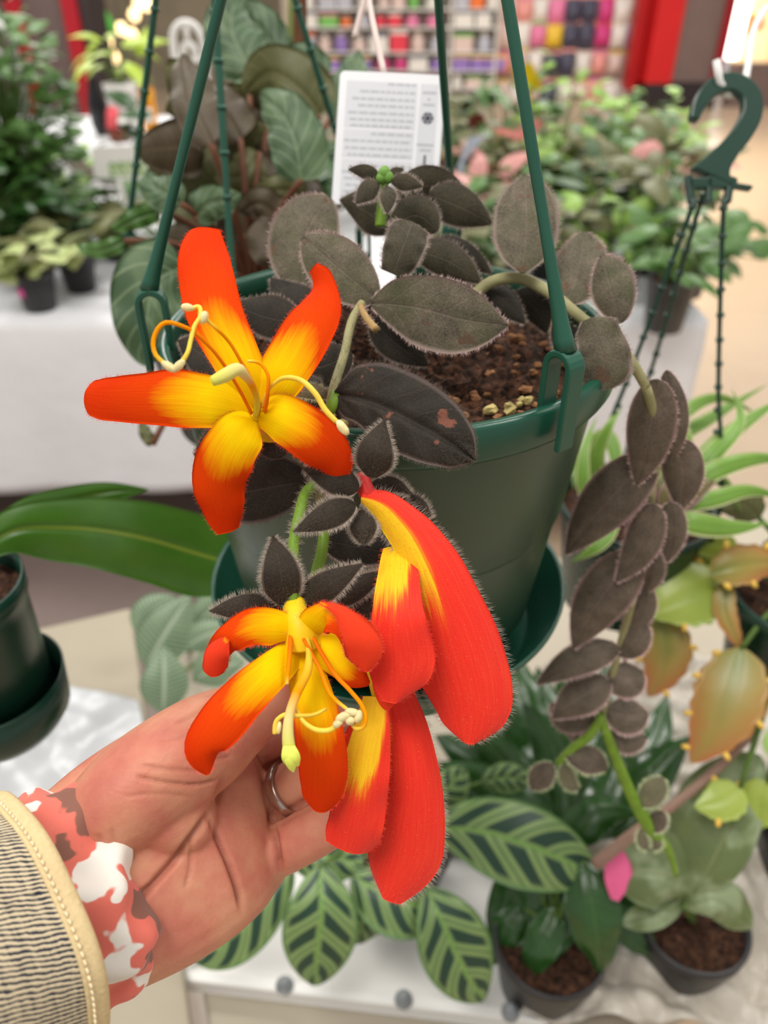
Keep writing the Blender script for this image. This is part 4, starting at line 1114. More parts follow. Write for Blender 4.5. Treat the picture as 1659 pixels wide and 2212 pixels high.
# ------------------------------------------------------------------ tables
def cloth_skirt(name, x0, x1, y0, y1, zt, zb, mat, fold=.013, freq=16., seed=0, label=None, sag=.0):
    """cloth over a rectangular table: top, rounded edge and a skirt hanging in folds"""
    rs = np.random.RandomState(seed)
    per = []
    for t in np.linspace(0, 1, int((y1-y0)*40) + 2)[:-1]: per.append((x0, y1 + (y0-y1)*t, -1, 0))
    for t in np.linspace(0, 1, int((x1-x0)*40) + 2)[:-1]: per.append((x0 + (x1-x0)*t, y0, 0, -1))
    for t in np.linspace(0, 1, int((y1-y0)*40) + 2)[:-1]: per.append((x1, y0 + (y1-y0)*t, 1, 0))
    for t in np.linspace(0, 1, int((x1-x0)*40) + 2)[:-1]: per.append((x1 + (x0-x1)*t, y1, 0, 1))
    per = np.array(per); m = len(per); n = 18
    L = np.concatenate([[0], np.cumsum(np.linalg.norm(np.diff(per[:, :2], axis=0), axis=1))])
    ph = rs.uniform(0, 6.28, 4)
    wv = np.sin(L * freq + ph[0]) * .6 + np.sin(L * freq * .43 + ph[1]) * .5 + np.sin(L * freq * 1.9 + ph[2]) * .25
    V = []
    cxx, cyy = (x0+x1)/2, (y0+y1)/2
    for i in range(n):
        s = i / (n - 1)
        z = zt - (zt - zb) * s
        o = .006 * min(1, s * 8) + (wv * fold + .01) * s ** .8
        zz = z + (.006 * np.sin(L * 3.1 + ph[3]) * s)
        V.append(np.column_stack([per[:, 0] + per[:, 2] * o, per[:, 1] + per[:, 3] * o, np.full(m, 0.) + zz]))
    V = np.concatenate(V)
    F = grid_faces(n, m, 0, wrap=True)
    # top as a fine grid so that creases can show
    k = len(V)
    F.append(tuple(range(m))[::-1])
    o = obj(name, V, F, mat)
    sd = o.modifiers.new('thickness', 'SOLIDIFY'); sd.thickness = .0012; sd.offset = -1
    return o
q = NT('white_cloth'); v_ = q.uvw().outputs['Object']
nz = q.noise(v_, 7., 3.)
q.bump(q.ma('ADD', q.noise(v_, 9., 2.), q.ma('MULTIPLY', q.noise(v_, 900., 2.), .06)), .35, .02)
M_cloth = q.out(q.mix(nz, (236, 236, 240), (246, 246, 248)), .8, .2)
def folding_table(label, x0, x1, y0, y1, zt):
    t = thing('folding_table', label, 'table', ((x0+x1)/2, (y0+y1)/2, 0))
    V, F = box_geo(x0, x1, y0, y1, zt - .035, zt); bevel(obj('tabletop', V, F, M_white, t, smooth=False), .006)
    for sx in (0, 1):
        for sy in (0, 1):
            x = x0 + .12 if sx == 0 else x1 - .12; y = y0 + .1 if sy == 0 else y1 - .1
            tube('leg', [(x, y, 0), (x, y, zt - .035)], .014, plain((120, 120, 124), .4, .5, .05, 20.), t, 12)
    return t
TZ = .74
folding_table('long folding table under the white cloth that carries the far plants', -2.6, .80, 1.86, 3.15, TZ - .004)
co_ = cloth_skirt('tablecloth', -2.61, .81, 1.85, 3.16, TZ, .235, M_cloth, .010, 15., 3)
tag(co_, 'white cloth hanging in soft folds over the long far table', 'tablecloth')

# near left table: corner seen beside the wrist
A_ = PZ(282, 1312, .74); B_ = PZ(312, 1520, .74)
e1 = nrm((B_ - A_) * [1, 1, 0]); e2 = np.array([-e1[1], e1[0], 0]); e2 = e2 if e2[0] < 0 else -e2
def flat_box(name, c0, ex, ey, lx, ly, z0, z1, mat, parent=None, bv=.004):
    c = np.array([c0[0], c0[1], 0.])
    V = [c + ex*a*lx + ey*b*ly + np.array([0, 0, z]) for z in (z0, z1) for b in (0, 1) for a in (0, 1)]
    F = [(0, 2, 3, 1), (4, 5, 7, 6), (0, 1, 5, 4), (2, 6, 7, 3), (0, 4, 6, 2), (1, 3, 7, 5)]
    if np.cross(ex, ey)[2] < 0: F = [f[::-1] for f in F]
    o = obj(name, V, F, mat, parent, smooth=False); bevel(o, bv); return o
t2 = thing('display_plinth', 'white display plinth with a plain top beside the green pot and wrist', 'plinth', (A_[0] - .3, A_[1] - .2, 0))
flat_box('top', A_, e1, e2, .62, .60, .715, .74, plain((164, 154, 134), .6, .3, .04, 9.), t2)
flat_box('body', A_ + e1*.02 + e2*.02, e1, e2, .58, .56, .0, .7149, M_white, t2)
# clear plastic sheet crumpled on the plinth
def crumple(name, px_poly, z, amp, mat, seed, n=46, freq=55., thick=.0006):
    """rumpled sheet over a quadrilateral given by its corners on the table"""
    c = [PZ(x, y, z) for x, y in px_poly]
    rs = np.random.RandomState(seed)
    u = np.linspace(0, 1, n)[:, None, None]; v = np.linspace(0, 1, n)[None, :, None]
    g = c[0]*(1-u)*(1-v) + c[1]*u*(1-v) + c[2]*u*v + c[3]*(1-u)*v
    h = np.zeros((n, n))
    for k in range(12):
        d = rs.uniform(0, 6.28); f = freq * rs.uniform(.35, 1.3); p = rs.uniform(0, 6.28)
        h += np.abs(np.sin((g[..., 0] * math.cos(d) + g[..., 1] * math.sin(d)) * f * .5 + p + 1.2 * np.sin(g[..., 1] * f * .3 + p))) ** .8 / 12
    h = (h - h.min()) / (h.max() - h.min())
    g = g.copy(); g[..., 2] += .002 + amp * h
    V = g.reshape(-1, 3)
    F = grid_faces(n, n, 0)
    if nrm(np.cross(V[F[0][1]] - V[F[0][0]], V[F[0][2]] - V[F[0][0]]))[2] < 0: F = [f[::-1] for f in F]
    o = obj(name, V, F, mat)
    sd = o.modifiers.new('thickness', 'SOLIDIFY'); sd.thickness = thick; sd.offset = 1
    return o
M_film = plain((190, 192, 194), .3, .5, .04, 20., name='plastic_film', Transmission_Weight=.1)
tag(crumple('plastic_sheet', [(60, 1480), (300, 1520), (420, 2000), (-60, 1900)], .741, .018, M_film, 4), 'crumpled clear plastic sheet lying on the white plinth behind the wrist', 'sheet')

# near right table with white rumpled cloth, pots stand on it
NZ = .70
Q0 = A_ + e1 * .06 + np.array([.012, 0, 0])
t1 = thing('display_table', 'low white table under the pots at the bottom right', 'table', (.35, .5, 0))
flat_box('tabletop', Q0 * [1, 1, 0], e1, -e2, .60, 1.05, NZ - .03, NZ, plain((178, 168, 150), .6, .3, .04, 9.), t1)
for a in (.05, .52):
    for b in (.05, .97):
        c_ = Q0 + e1*a - e2*b
        tube('leg', [(c_[0], c_[1], 0), (c_[0], c_[1], NZ - .03)], .016, M_white, t1, 12)
q = NT('creased_white_plastic'); v_ = q.uvw().outputs['Object']
q.bump(q.noise(v_, 24., 3.), .6, .015)
M_crease = q.out(q.mix(q.noise(v_, 6., 2.), (176, 168, 154), (200, 192, 180)), .38, .5)
tag(crumple('plastic_cover', [(1150, 1480), (1760, 1450), (1800, 2290), (1120, 2230)], NZ + .001, .06, M_crease, 9, 110, 95.), 'rumpled white plastic cover around the black pots at the bottom right', 'cover')
# white trays with raised lip at the very front
def tray(label, p0, p1, dep, lip):
    a, b = PZ(*p0, NZ), PZ(*p1, NZ)
    ex = nrm((b - a) * [1, 1, 0]); ey = np.array([-ex[1], ex[0], 0]); L = np.linalg.norm(b - a)
    t = thing('plant_tray', label, 'tray', (a + b) / 2)
    M = M_white
    flat_box('tray_base', a, ex, ey, L, dep, NZ + .001, NZ + .004, M, t, .001)
    flat_box('tray_rim', a, ex, ey, L, .010, NZ + .004, NZ + lip, M, t, .002)
    flat_box('tray_rim', a + ey*(dep - .010), ex, ey, L, .010, NZ + .004, NZ + lip, M, t, .002)
    flat_box('tray_rim', a + ey*.010, ex, ey, .010, dep - .02, NZ + .004, NZ + lip, M, t, .002)
    flat_box('tray_rim', a + ey*.010 + ex*(L - .010), ex, ey, .010, dep - .02, NZ + .004, NZ + lip, M, t, .002)
    for f in (.3, .62, .9):
        c = a + ex * L * f
        lathe('clear_stud', [(.0, 0), (.008, 0), (.008, .003), (.005, .008), (.0025, .0105), (0, .011)], plain((200, 206, 210), .1, .6, .04, 30., name='clear_plastic', Transmission_Weight=.6), t, (c + ey*.005 + np.array([0, 0, lip]))[:3] * [1, 1, 0] + np.array([0, 0, NZ + lip]), 20)
    return t
tray('white plant tray with clear studs on its rim at the bottom of the scene', (385, 2140), (1180, 2236), .17, .022)

# ------------------------------------------------------------------ pots and plants
M_black = pot_mat('black_plastic', (26, 26, 28), (44, 43, 44), .38)
def pot_parts(root, c, r, h, mat, seg=40, taper=.76, soil_=True, rim=.006):
    """plant pot standing on c"""
    c = np.asarray(c, float)
    pr = [(0, .001), (r*taper*.96, .001), (r*taper, .003), (r*.965, h - .016), (r, h - .0155), (r + .001, h - .002), (r, h), (r - .0025, h), (r - .004, h - .02), (r*.9, h*.75), (0, h*.75)]
    o = lathe('pot', pr, mat, root, c, seg)
    if soil_: soil(root, c + np.array([0, 0, h - .012]), r * .955, int(abs(c[0]*1000)) % 999, M_soil, 8, 28, .004)
    return o
UL = {}
def unit_leaf(key, kind, w, mats, droop=.25, cup=.2, n=14, m=7, wav=0., scallop=0., groove=.012):
    """leaf of length 1 along +Y, upper side +Z"""
    if key in UL: return UL[key]
    t = np.linspace(0, 1, n)
    C = np.column_stack([np.zeros(n), t * (1 - .12 * droop), -droop * t ** 2 * .6 + .05 * np.sin(t * 3.14)])
    pr = profile(kind, t * .994 + .003) * w
    if scallop: pr = pr * (1 + scallop * np.abs(np.sin(t * 15)) - scallop * .5)
    g = blade_geo(C, pr, pr, t, np.tile([0, 0, 1.], (n, 1)), m=m, cup=cup, thick=.012, wav=wav, groove=groove)
    me = bpy.data.meshes.new('leaf')
    me.from_pydata([tuple(v) for v in g['V'].tolist()], [], g['F'])
    if not isinstance(mats, (list, tuple)): mats = [mats]
    for x in mats: me.materials.append(x)
    ul = me.uv_layers.new(name='UVMap'); li = np.zeros(len(me.loops), np.int32); me.loops.foreach_get('vertex_index', li)
    ul.data.foreach_set('uv', g['UV'][li].astype(np.float32).ravel())
    if len(mats) > 1: me.polygons.foreach_set('material_index', np.array(g['mi'], np.int32))
    me.polygons.foreach_set('use_smooth', np.ones(len(me.polygons), bool))
    UL[key] = me
    return me
def put_leaf(parent, me, pos, dirv, up, s, name='leaf'):
    y = nrm(dirv); x = np.cross(y, up); x = nrm(x) if np.linalg.norm(x) > 1e-3 else np.array([1., 0, 0]); z = np.cross(x, y)
    M = Matrix([[x[0]*s, y[0]*s, z[0]*s, pos[0]], [x[1]*s, y[1]*s, z[1]*s, pos[1]], [x[2]*s, y[2]*s, z[2]*s, pos[2]], [0, 0, 0, 1]])
    o = bpy.data.objects.new(name, me); COL.objects.link(o)
    adopt(o, parent); o.matrix_basis = M
    return o
def leaf_between(parent, me, a, b, up=None, name='leaf'):
    """leaf from point a to point b facing the viewer or up"""
    a = np.asarray(a); b = np.asarray(b); d = b - a
    if up is None: up = nrm(CAM - (a + b) / 2)
    return put_leaf(parent, me, a, d, up, np.linalg.norm(d), name)
SPOTS = []
def free_spot(b, r):
    """nearest place on the same table where the pot stands clear of the others"""
    for k in range(400):
        a = k * 2.4; q_ = .012 * math.sqrt(k) * 1.6
        c = b + np.array([math.cos(a) * q_, math.sin(a) * q_ * 1.3, 0])
        if all(abs(c[2] - s[2]) > .05 or math.hypot(c[0] - s[0], c[1] - s[1]) > r + s[3] + .012 for s in SPOTS):
            break
    SPOTS.append((c[0], c[1], c[2], r))
    return c
def potted(name, label, cat, base, r, h, pmat, leaves, n, hgt, spread, size, seed, stem=None, group=None, up=.4, dense=False, fol_from=.25, pot=True):
    """pot plant: n leaves on stems that arch out of the pot"""
    rs = np.random.RandomState(seed)
    base = free_spot(np.asarray(base, float), r)
    t = thing(name, label, cat, base, group)
    if pot: pot_parts(t, base, r, h, pmat)
    top = base + np.array([0, 0, h - .01])
    mb = MB(); fm = MB()
    for k in range(n):
        a = rs.uniform(0, 6.283); f = math.sqrt(rs.uniform(0.02, 1)); e = rs.uniform(fol_from, 1.)
        tip = top + np.array([math.cos(a) * spread * f, math.sin(a) * spread * f, hgt * e * (1 - .35 * f * f)])
        b0 = top + np.array([math.cos(a), math.sin(a), 0]) * r * .3 * f - np.array([0, 0, .008])
        V, F, uv, _ = tube_geo([b0, b0 * .5 + tip * .5 + np.array([0, 0, hgt * .12]), tip], [.0022, .0018, .0013], 5, 8); mb.add(V, F, uv)
        d = np.array([math.cos(a + rs.normal(0, .5)), math.sin(a + rs.normal(0, .5)), rs.uniform(-.5, .5) + up * .6])
        me_ = leaves[rs.randint(len(leaves))]
        s = size * rs.uniform(.65, 1.2)
        upv = np.array([rs.normal(0, .3), rs.normal(-.35, .3), 1.])
        if dense:
            y = nrm(d); x = nrm(np.cross(y, upv)); z = np.cross(x, y)
            R = np.column_stack([x, y, z]) * s
            vv = np.zeros(len(me_.vertices) * 3); me_.vertices.foreach_get('co', vv)
            fm.add(vv.reshape(-1, 3) @ R.T + tip, [tuple(p.vertices) for p in me_.polygons], UVC(me_))
        else:
            put_leaf(t, me_, tip, d, upv, s)
    mb.build('stems', stem or M_gst, t)
    if dense:
        tag(fm.build('foliage', [m_ for m_ in leaves[0].materials][:1], t), kind='stuff')
    return t
_uvc = {}
def UVC(me):
    if me.name not in _uvc:
        li = np.zeros(len(me.loops), np.int32); me.loops.foreach_get('vertex_index', li)
        uv = np.zeros(len(me.loops) * 2, np.float32); me.uv_layers[0].data.foreach_get('uv', uv)
        o = np.zeros((len(me.vertices), 2)); o[li] = uv.reshape(-1, 2); _uvc[me.name] = o
    return _uvc[me.name]
M_gst = plain((84, 110, 50), .5, .3, .2, 60., name='green_stem')
M_bst = plain((110, 70, 50), .6, .3, .2, 60., name='brown_stem')

# leaf materials
G_dark = leaf_mat('leaf_dark_green', (26, 56, 18), (44, 84, 28), (74, 112, 48), .3, .5)
G_mid = leaf_mat('leaf_mid_green', (52, 92, 34), (84, 124, 52), (120, 150, 80), .4)
G_lite = leaf_mat('leaf_light_green', (110, 150, 50), (150, 186, 78), (180, 204, 120), .45)
G_lime = leaf_mat('leaf_lime', (150, 180, 40), (190, 212, 80), (210, 226, 130), .45)
G_oliv = leaf_mat('leaf_olive', (78, 82, 42), (104, 104, 58), (132, 130, 84), .5)
G_brow = leaf_mat('leaf_brown', (58, 46, 32), (86, 72, 44), (108, 94, 62), .55)
G_silv = leaf_mat('leaf_silver_veined', (46, 72, 42), (72, 100, 64), (138, 156, 118), .55, nv=6., slant=1.9, vw=.13, patch=(88, 112, 76))
G_pale = leaf_mat('leaf_pale_ribbed', (92, 120, 88), (122, 146, 112), (208, 218, 190), .45, nv=16., slant=1.4, vw=.2, mid=.12)
G_vari = leaf_mat('leaf_variegated', (120, 150, 70), (150, 172, 90), (220, 222, 170), .45, margin=(222, 220, 170), patch=(214, 214, 160))
G_spid = leaf_mat('leaf_spider', (96, 140, 46), (128, 168, 66), (110, 150, 60), .4, nv=.5, margin=(214, 214, 160), vs_amt=0., mid=.2)
G_red = leaf_mat('leaf_red', (140, 60, 52), (176, 90, 74), (120, 70, 60), .5)
G_pink = leaf_mat('leaf_pink', (190, 120, 116), (216, 160, 150), (150, 80, 84), .5)
G_sat = leaf_mat('leaf_satin', (82, 98, 52), (112, 126, 78), (130, 140, 92), .4, nv=7., vs_amt=.25, patch=(136, 150, 112))
q = NT('striped_leaf'); s_ = q.sep(q.uvw().outputs['UV'])
u_, v2 = s_[0], s_[1]
x_ = q.ma('MULTIPLY', q.ma('ABSOLUTE', q.ma('SUBTRACT', u_, .5)), 2.)
ss = q.ma('SUBTRACT', q.ma('MULTIPLY', v2, 4.4), q.ma('MULTIPLY', q.ma('POWER', x_, 1.25), 1.25))
ss = q.ma('ADD', ss, q.ma('MULTIPLY', q.ma('GREATER_THAN', u_, .5), .5))
fr = q.ma('ABSOLUTE', q.ma('SUBTRACT', q.ma('FRACT', ss), .5))
band = q.ramp(q.ma('ADD', fr, q.ma('MULTIPLY', q.ma('POWER', x_, 2.), .10)), [(.24, 1.), (.30, 0.)])
inner = q.ramp(x_, [(.05, 0.), (.12, 1.), (.78, 1.), (.9, 0.)])
base_ = q.mix(q.noise(q.uvw().outputs['Object'], 50., 3.), (118, 146, 84), (146, 170, 106))
base_ = q.mix(q.ramp(fr, [(.40, 0.), (.48, 1.)]), base_, (92, 124, 74))
c = q.mix(q.ma('MULTIPLY', band, inner), base_, (34, 66, 48))
c = q.mix(q.ramp(x_, [(.0, 1.), (.06, 0.)]), c, (112, 160, 66))
c = q.mix(q.ramp(x_, [(.86, 0.), (.97, 1.)]), c, (92, 130, 74))
q.bump(fr, .3, .002)
G_stripe = q.out(c, .42, .45)
q = NT('scalloped_leaf'); s_ = q.sep(q.uvw().outputs['UV'])
x_ = q.ma('MULTIPLY', q.ma('ABSOLUTE', q.ma('SUBTRACT', s_[0], .5)), 2.)
nz = q.noise(q.uvw().outputs['Object'], 30., 3.)
c = q.ramp(q.ma('ADD', q.ma('MULTIPLY', x_, .35), q.ma('ADD', q.ma('MULTIPLY', s_[1], .45), q.ma('MULTIPLY', nz, .3))), [(.2, (120, 128, 52)), (.5, (158, 136, 66)), (.8, (176, 116, 62)), (1., (190, 100, 70))])
G_scal = q.out(c, .35, .5)
q = NT('scalloped_leaf_green'); nz = q.noise(q.uvw().outputs['Object'], 40., 3.)
G_scalg = q.out(q.mix(nz, (128, 158, 56), (176, 186, 84)), .35, .5)
M_tip = plain((232, 190, 84), .5, .4, .1, 100., name='yellow_leaf_tip')

def pleaf(root, pts, W, mat, name='leaf', **kw):
    kw.setdefault('thick', .0011); kw.setdefault('cup', .15)
    g = pix_blade(pts, W, **kw)
    return blade_obj(name, g, mat, root), g

# --- striped-leaf plant below the flowers
cb = PZ(860, 1905, NZ)
ct = thing('striped_leaf_plant', 'pot plant with pale green oval leaves marked by dark feather stripes', 'potted plant', cb)
pot_parts(ct, cb, .052, .085, M_black)
ctop = cb + np.array([0, 0, .08])
for pts, wl, wr in [([(935, 1790, .64), (1020, 1792, .625), (1130, 1822, .62), (1290, 1895, .635)], 84, 92), ([(692, 1870, .62), (694, 1960, .605), (686, 2050, .61), (680, 2130, .625)], 84, 82),
                    ([(920, 1920, .62), (955, 1990, .605), (990, 2070, .605), (1045, 2162, .62)], 84, 76), ([(760, 1890, .635), (820, 1925, .625), (880, 1950, .62), (962, 1962, .63)], 66, 76),
                    ([(620, 1850, .65), (690, 1850, .64), (785, 1868, .64)], 58, 54), ([(630, 1870, .64), (560, 1960, .625), (490, 2030, .63), (415, 2070, .645)], 64, 66),
                    ([(930, 1740, .67), (965, 1705, .66), (1005, 1660, .665)], 40, 46), ([(840, 1930, .65), (790, 1985, .65), (770, 2040, .66)], 44, 44), ([(1040, 1690, .69), (1090, 1680, .685), (1150, 1690, .69)], 34, 34),
                    ([(560, 1900, .66), (510, 1900, .66), (450, 1910, .67)], 50, 50)]:
    o, g = pleaf(ct, pts, ('oval', wl, wr), G_stripe, cup=.22, groove=.0015, n=36, m=19)
    a = P(*pts[0]); tube('stem', [ctop + (a - ctop) * .05, ctop * .5 + a * .5 + np.array([0, 0, .015]), a], [.0022, .002, .0016], M_gst, ct, 8, 14)
# --- glossy dark plant
db = PZ(1165, 2125, NZ)
dk = thing('glossy_plant', 'glossy dark green broadleaf plant in a black pot behind the striped leaves', 'potted plant', db)
pot_parts(dk, db, .047, .082, M_black)
dtop = db + np.array([0, 0, .078])
G_gl = leaf_mat('leaf_glossy', (28, 62, 22), (48, 92, 32), (70, 110, 50), .22, .6, vs_amt=.35)
for pts, w in [([(1262, 1860, .63), (1280, 1960, .615), (1300, 2108, .63)], 62), ([(1190, 1880, .66), (1150, 1960, .655), (1110, 2070, .66)], 46), ([(1150, 1850, .67), (1090, 1960, .665), (1065, 2060, .67)], 42),
               ([(1200, 1830, .68), (1080, 1720, .70), (935, 1650, .72)], 62), ([(1180, 1820, .69), (1090, 1650, .72), (1000, 1560, .74)], 56), ([(1230, 1810, .69), (1210, 1650, .72), (1130, 1520, .74)], 58),
               ([(1260, 1800, .68), (1330, 1700, .70), (1320, 1560, .72)], 60), ([(1270, 1800, .69), (1390, 1690, .71), (1490, 1590, .72)], 58), ([(1220, 1830, .66), (1290, 1760, .66), (1380, 1760, .665)], 46),
               ([(1180, 1840, .68), (1040, 1800, .69), (960, 1720, .70)], 46), ([(1240, 1900, .65), (1215, 2000, .645), (1180, 2080, .65)], 40), ([(1330, 1930, .66), (1370, 2010, .65), (1420, 2070, .655)], 44), ([(1200, 1960, .645), (1170, 2040, .635), (1130, 2120, .645)], 40), ([(1130, 1960, .66), (1090, 2020, .655), (1060, 2090, .66)], 40),
               ([(1160, 1700, .76), (1180, 1560, .80), (1160, 1440, .83)], 50), ([(1180, 1690, .78), (1140, 1560, .80), (1110, 1400, .84)], 56), ([(1230, 1690, .78), (1240, 1560, .82), (1215, 1420, .86)], 52), ([(1130, 1720, .74), (1030, 1640, .76), (940, 1590, .78)], 54), ([(1250, 1700, .80), (1300, 1560, .84), (1310, 1420, .88)], 50), ([(1150, 1700, .80), (1100, 1600, .82), (1040, 1500, .85)], 50), ([(1290, 1720, .78), (1400, 1620, .80), (1440, 1500, .84)], 46), ([(1250, 1800, .70), (1220, 1720, .71), (1150, 1740, .72)], 46), ([(1000, 1760, .72), (960, 1700, .73), (900, 1640, .74)], 40)]:
    o, g = pleaf(dk, pts, ('point', w, w), G_gl, cup=.3, groove=.0015, wav=.0015)
    a = P(*pts[0]); tube('stem', [dtop + (a - dtop) * .02, dtop * .5 + a * .5 + np.array([0, 0, .01]), a], [.0024, .002, .0016], M_gst, dk, 8, 14)
# --- satin-leaf plant at right
sb = PZ(1452, 2085, NZ)
sp = thing('satin_leaf_plant', 'large grey-green satin leaf plant in a black pot with a pink sticker', 'potted plant', sb)
pot_parts(sp, sb, .047, .085, M_black)
stop_ = sb + np.array([0, 0, .08])
for pts, wl, wr, mt in [([(1490, 1942, .61), (1545, 1850, .60), (1590, 1740, .605), (1640, 1630, .62)], 118, 62, G_sat), ([(1500, 1930, .612), (1440, 1890, .605), (1370, 1880, .61), (1310, 1870, .625)], 72, 96, G_sat),
                        ([(1480, 1960, .61), (1540, 1945, .60), (1600, 1985, .605), (1625, 2005, .61)], 50, 40, G_sat), ([(1480, 1930, .63), (1400, 1980, .62), (1345, 1995, .62)], 30, 34, G_sat)]:
    o, g = pleaf(sp, pts, ('oval', wl, wr), mt, cup=.25, groove=.002, n=36, m=17)
    a = P(*pts[0]); tube('stem', [stop_, stop_ * .5 + a * .5, a], [.003, .0028, .0024], M_gst, sp, 8, 14)
g = pix_blade([(1342, 1838, .615), (1335, 1890, .612), (1326, 1944, .614)], [(0, 6, 6), (.3, 27, 27), (.55, 27, 28), (1, 10, 6)], thick=.0008, cup=.1, n=14, m=7)
o = blade_obj('sticker', g, plain((246, 108, 158), .5, .3, .04, 50., name='pink_sticker'), sp)
o['label'] = 'bright pink sticker'
ptube('leaf_stalk', [(1640, 1570, .60), (1540, 1668, .595), (1450, 1742, .59), (1370, 1800, .59), (1285, 1868, .595)], [9, 10, 11, 13, 14], leaf_mat('stalk_pink', (120, 84, 70), (170, 140, 120), (150, 110, 96), .5), sp, 10, 40)
# --- black pot at the right edge
eb = PZ(1700, 1900, NZ)
potted('pot_plant', 'small leafy plant in a black pot cut by the right edge', 'potted plant', eb, .045, .08, M_black, [unit_leaf('litm', 'leaf', .28, G_lite)], 14, .07, .06, .05, 31)

# --- scalloped succulent hanging on the right
kb = P(1700, 1330, .60) + np.array([0, 0, -.06])
kt = thing('leaf_cactus', 'succulent with flat scalloped olive and orange leaves at the right edge', 'potted plant', kb)
pot_parts(kt, kb, .045, .08, M_dpot)
ktop = kb + np.array([0, 0, .075])
KHK = kb + np.array([0, 0, .54])
strap_set(kt, kb + np.array([0, 0, .08]), .045, KHK, [95, -20, -85], M_strap, r0=.0015, r1=.0012, clip=.8)
tube('hook', hook_geo(KHK), .0022, M_strap, kt, 10, 30)
def scallop_leaf(pts, w, mat, tips=5, seed=0, n=40):
    rs = np.random.RandomState(seed)
    t = np.linspace(0, 1, 13)
    pr = profile('point', t * .99 + .005) * w * (1 + .10 * (np.arange(13) % 2) - .05)
    o, g = pleaf(kt, pts, [(a, b, b) for a, b in zip(t, pr)], mat, cup=.12, groove=.001, n=n, m=13, thick=.0025)
    top = g['top']
    for k in range(tips):
        i = int(n * (k + 1.2) / (tips + 1.6)); j = 0 if k % 2 else -1
        d = nrm(g['S'][i] * (-1 if j == 0 else 1) + g['T'][i] * .5)
        pp = top[i, j]
        tube('leaf_tip', [pp - d*.001, pp + d*.003, pp + d*.0052], [.0016, .0021, .0009], M_tip, o, 8, 8)
    return o
for pts, w, mt, tp_ in [([(1602, 1400, .575), (1578, 1500, .565), (1540, 1580, .565), (1492, 1648, .572)], 74, G_scal, 7), ([(1560, 1250, .60), (1520, 1270, .595), (1460, 1300, .595), (1400, 1330, .60)], 72, G_scalg, 5),
                        ([(1420, 1335, .615), (1440, 1390, .61), (1430, 1450, .61), (1400, 1505, .615)], 52, G_scal, 4), ([(1535, 1240, .58), (1580, 1225, .575), (1640, 1215, .575), (1700, 1225, .58)], 44, G_scal, 5),
                        ([(1575, 1250, .59), (1565, 1310, .585), (1590, 1380, .58), (1604, 1412, .58)], 24, G_scal, 0), ([(1590, 1195, .60), (1530, 1170, .60), (1450, 1190, .605)], 34, G_scalg, 0),
                        ([(1560, 1235, .61), (1500, 1220, .61), (1430, 1235, .615)], 28, G_scalg, 0), ([(1640, 1120, .58), (1600, 1090, .58), (1540, 1100, .585)], 40, G_oliv, 0), ([(1600, 1700, .585), (1560, 1730, .582), (1500, 1742, .585)], 44, G_scalg, 2),
                        ([(1660, 1690, .6), (1640, 1730, .6), (1650, 1790, .6)], 40, G_scalg, 2)]:
    o = scallop_leaf(pts, w, mt, tp_, int(pts[0][0]))
for a in [(1602, 1400, .575), (1575, 1250, .59), (1560, 1250, .60), (1590, 1195, .6), (1640, 1120, .58), (1660, 1690, .6), (1600, 1700, .585)]:
    a = P(*a); tube('stem', [ktop, ktop * .5 + a * .5 + np.array([0, 0, .015]), a], [.003, .0026, .002], M_gst, kt, 8, 14)

# --- plant with pale ribbed leaves behind the wrist
fb = PZ(470, 1520, .52)
ft = thing('ribbed_leaf_plant', 'pale silvery green ribbed leaves behind the palm', 'potted plant', fb)
pot_parts(ft, fb, .06, .09, M_black)
ftop = fb + np.array([0, 0, .085])
for pts, w in [([(315, 1440, .86), (350, 1380, .85), (410, 1285, .86)], 58), ([(352, 1540, .80), (355, 1470, .79), (352, 1395, .80)], 52), ([(400, 1400, .86), (450, 1370, .855), (510, 1360, .86)], 36),
               ([(300, 1370, .90), (330, 1320, .90), (380, 1290, .91)], 40), ([(420, 1470, .84), (470, 1440, .835), (530, 1430, .84)], 44), ([(420, 1350, .9), (470, 1310, .9), (520, 1290, .9)], 40)]:
    o, g = pleaf(ft, pts, ('leaf', w, w), G_pale, cup=.2, groove=.0016)
    a = P(*pts[0]); tube('stem', [ftop, ftop * .5 + a * .5 + np.array([0, 0, .03]), a], [.003, .0024, .002], M_gst, ft, 8, 14)

# --- hanging pot at the left edge with one long strap leaf
lb = P(-112, 1262, .40)
lt = thing('hanging_strap_leaf_pot', 'dark green hanging pot at the left edge with one long glossy strap leaf', 'hanging plant', lb + np.array([0, 0, -.09]))
lathe('pot', [(0, -.1010), (.030, -.1010), (.0325, -.099), (.0345, -.02), (.0355, -.012), (.0365, -.010), (.0365, 0), (.035, 0), (.034, -.012), (.032, -.03), (0, -.03)], M_dpot, lt, lb, 64)
lathe('saucer', [(0, -.104), (.034, -.104), (.039, -.096), (.0410, -.070), (.0400, -.070), (.037, -.096), (.03, -.1015), (0, -.1015)], M_dpot, lt, lb, 64)
soil(lt, lb + np.array([0, 0, -.012]), .0335, 8, M_soil, 10, 30, .003)
LHK = np.array([lb[0], HOOK[1], HOOK[2]])
strap_set(lt, lb, .036, LHK, [100, 180, 250], M_strap, r0=.0015, r1=.0012, clip=.7)
tube('hook', hook_geo(LHK), .0022, M_strap, lt, 10, 30)
G_strap = leaf_mat('leaf_strap', (44, 84, 16), (70, 112, 30), (132, 148, 52), .3, .5, nv=.5, vs_amt=0., mid=.07)
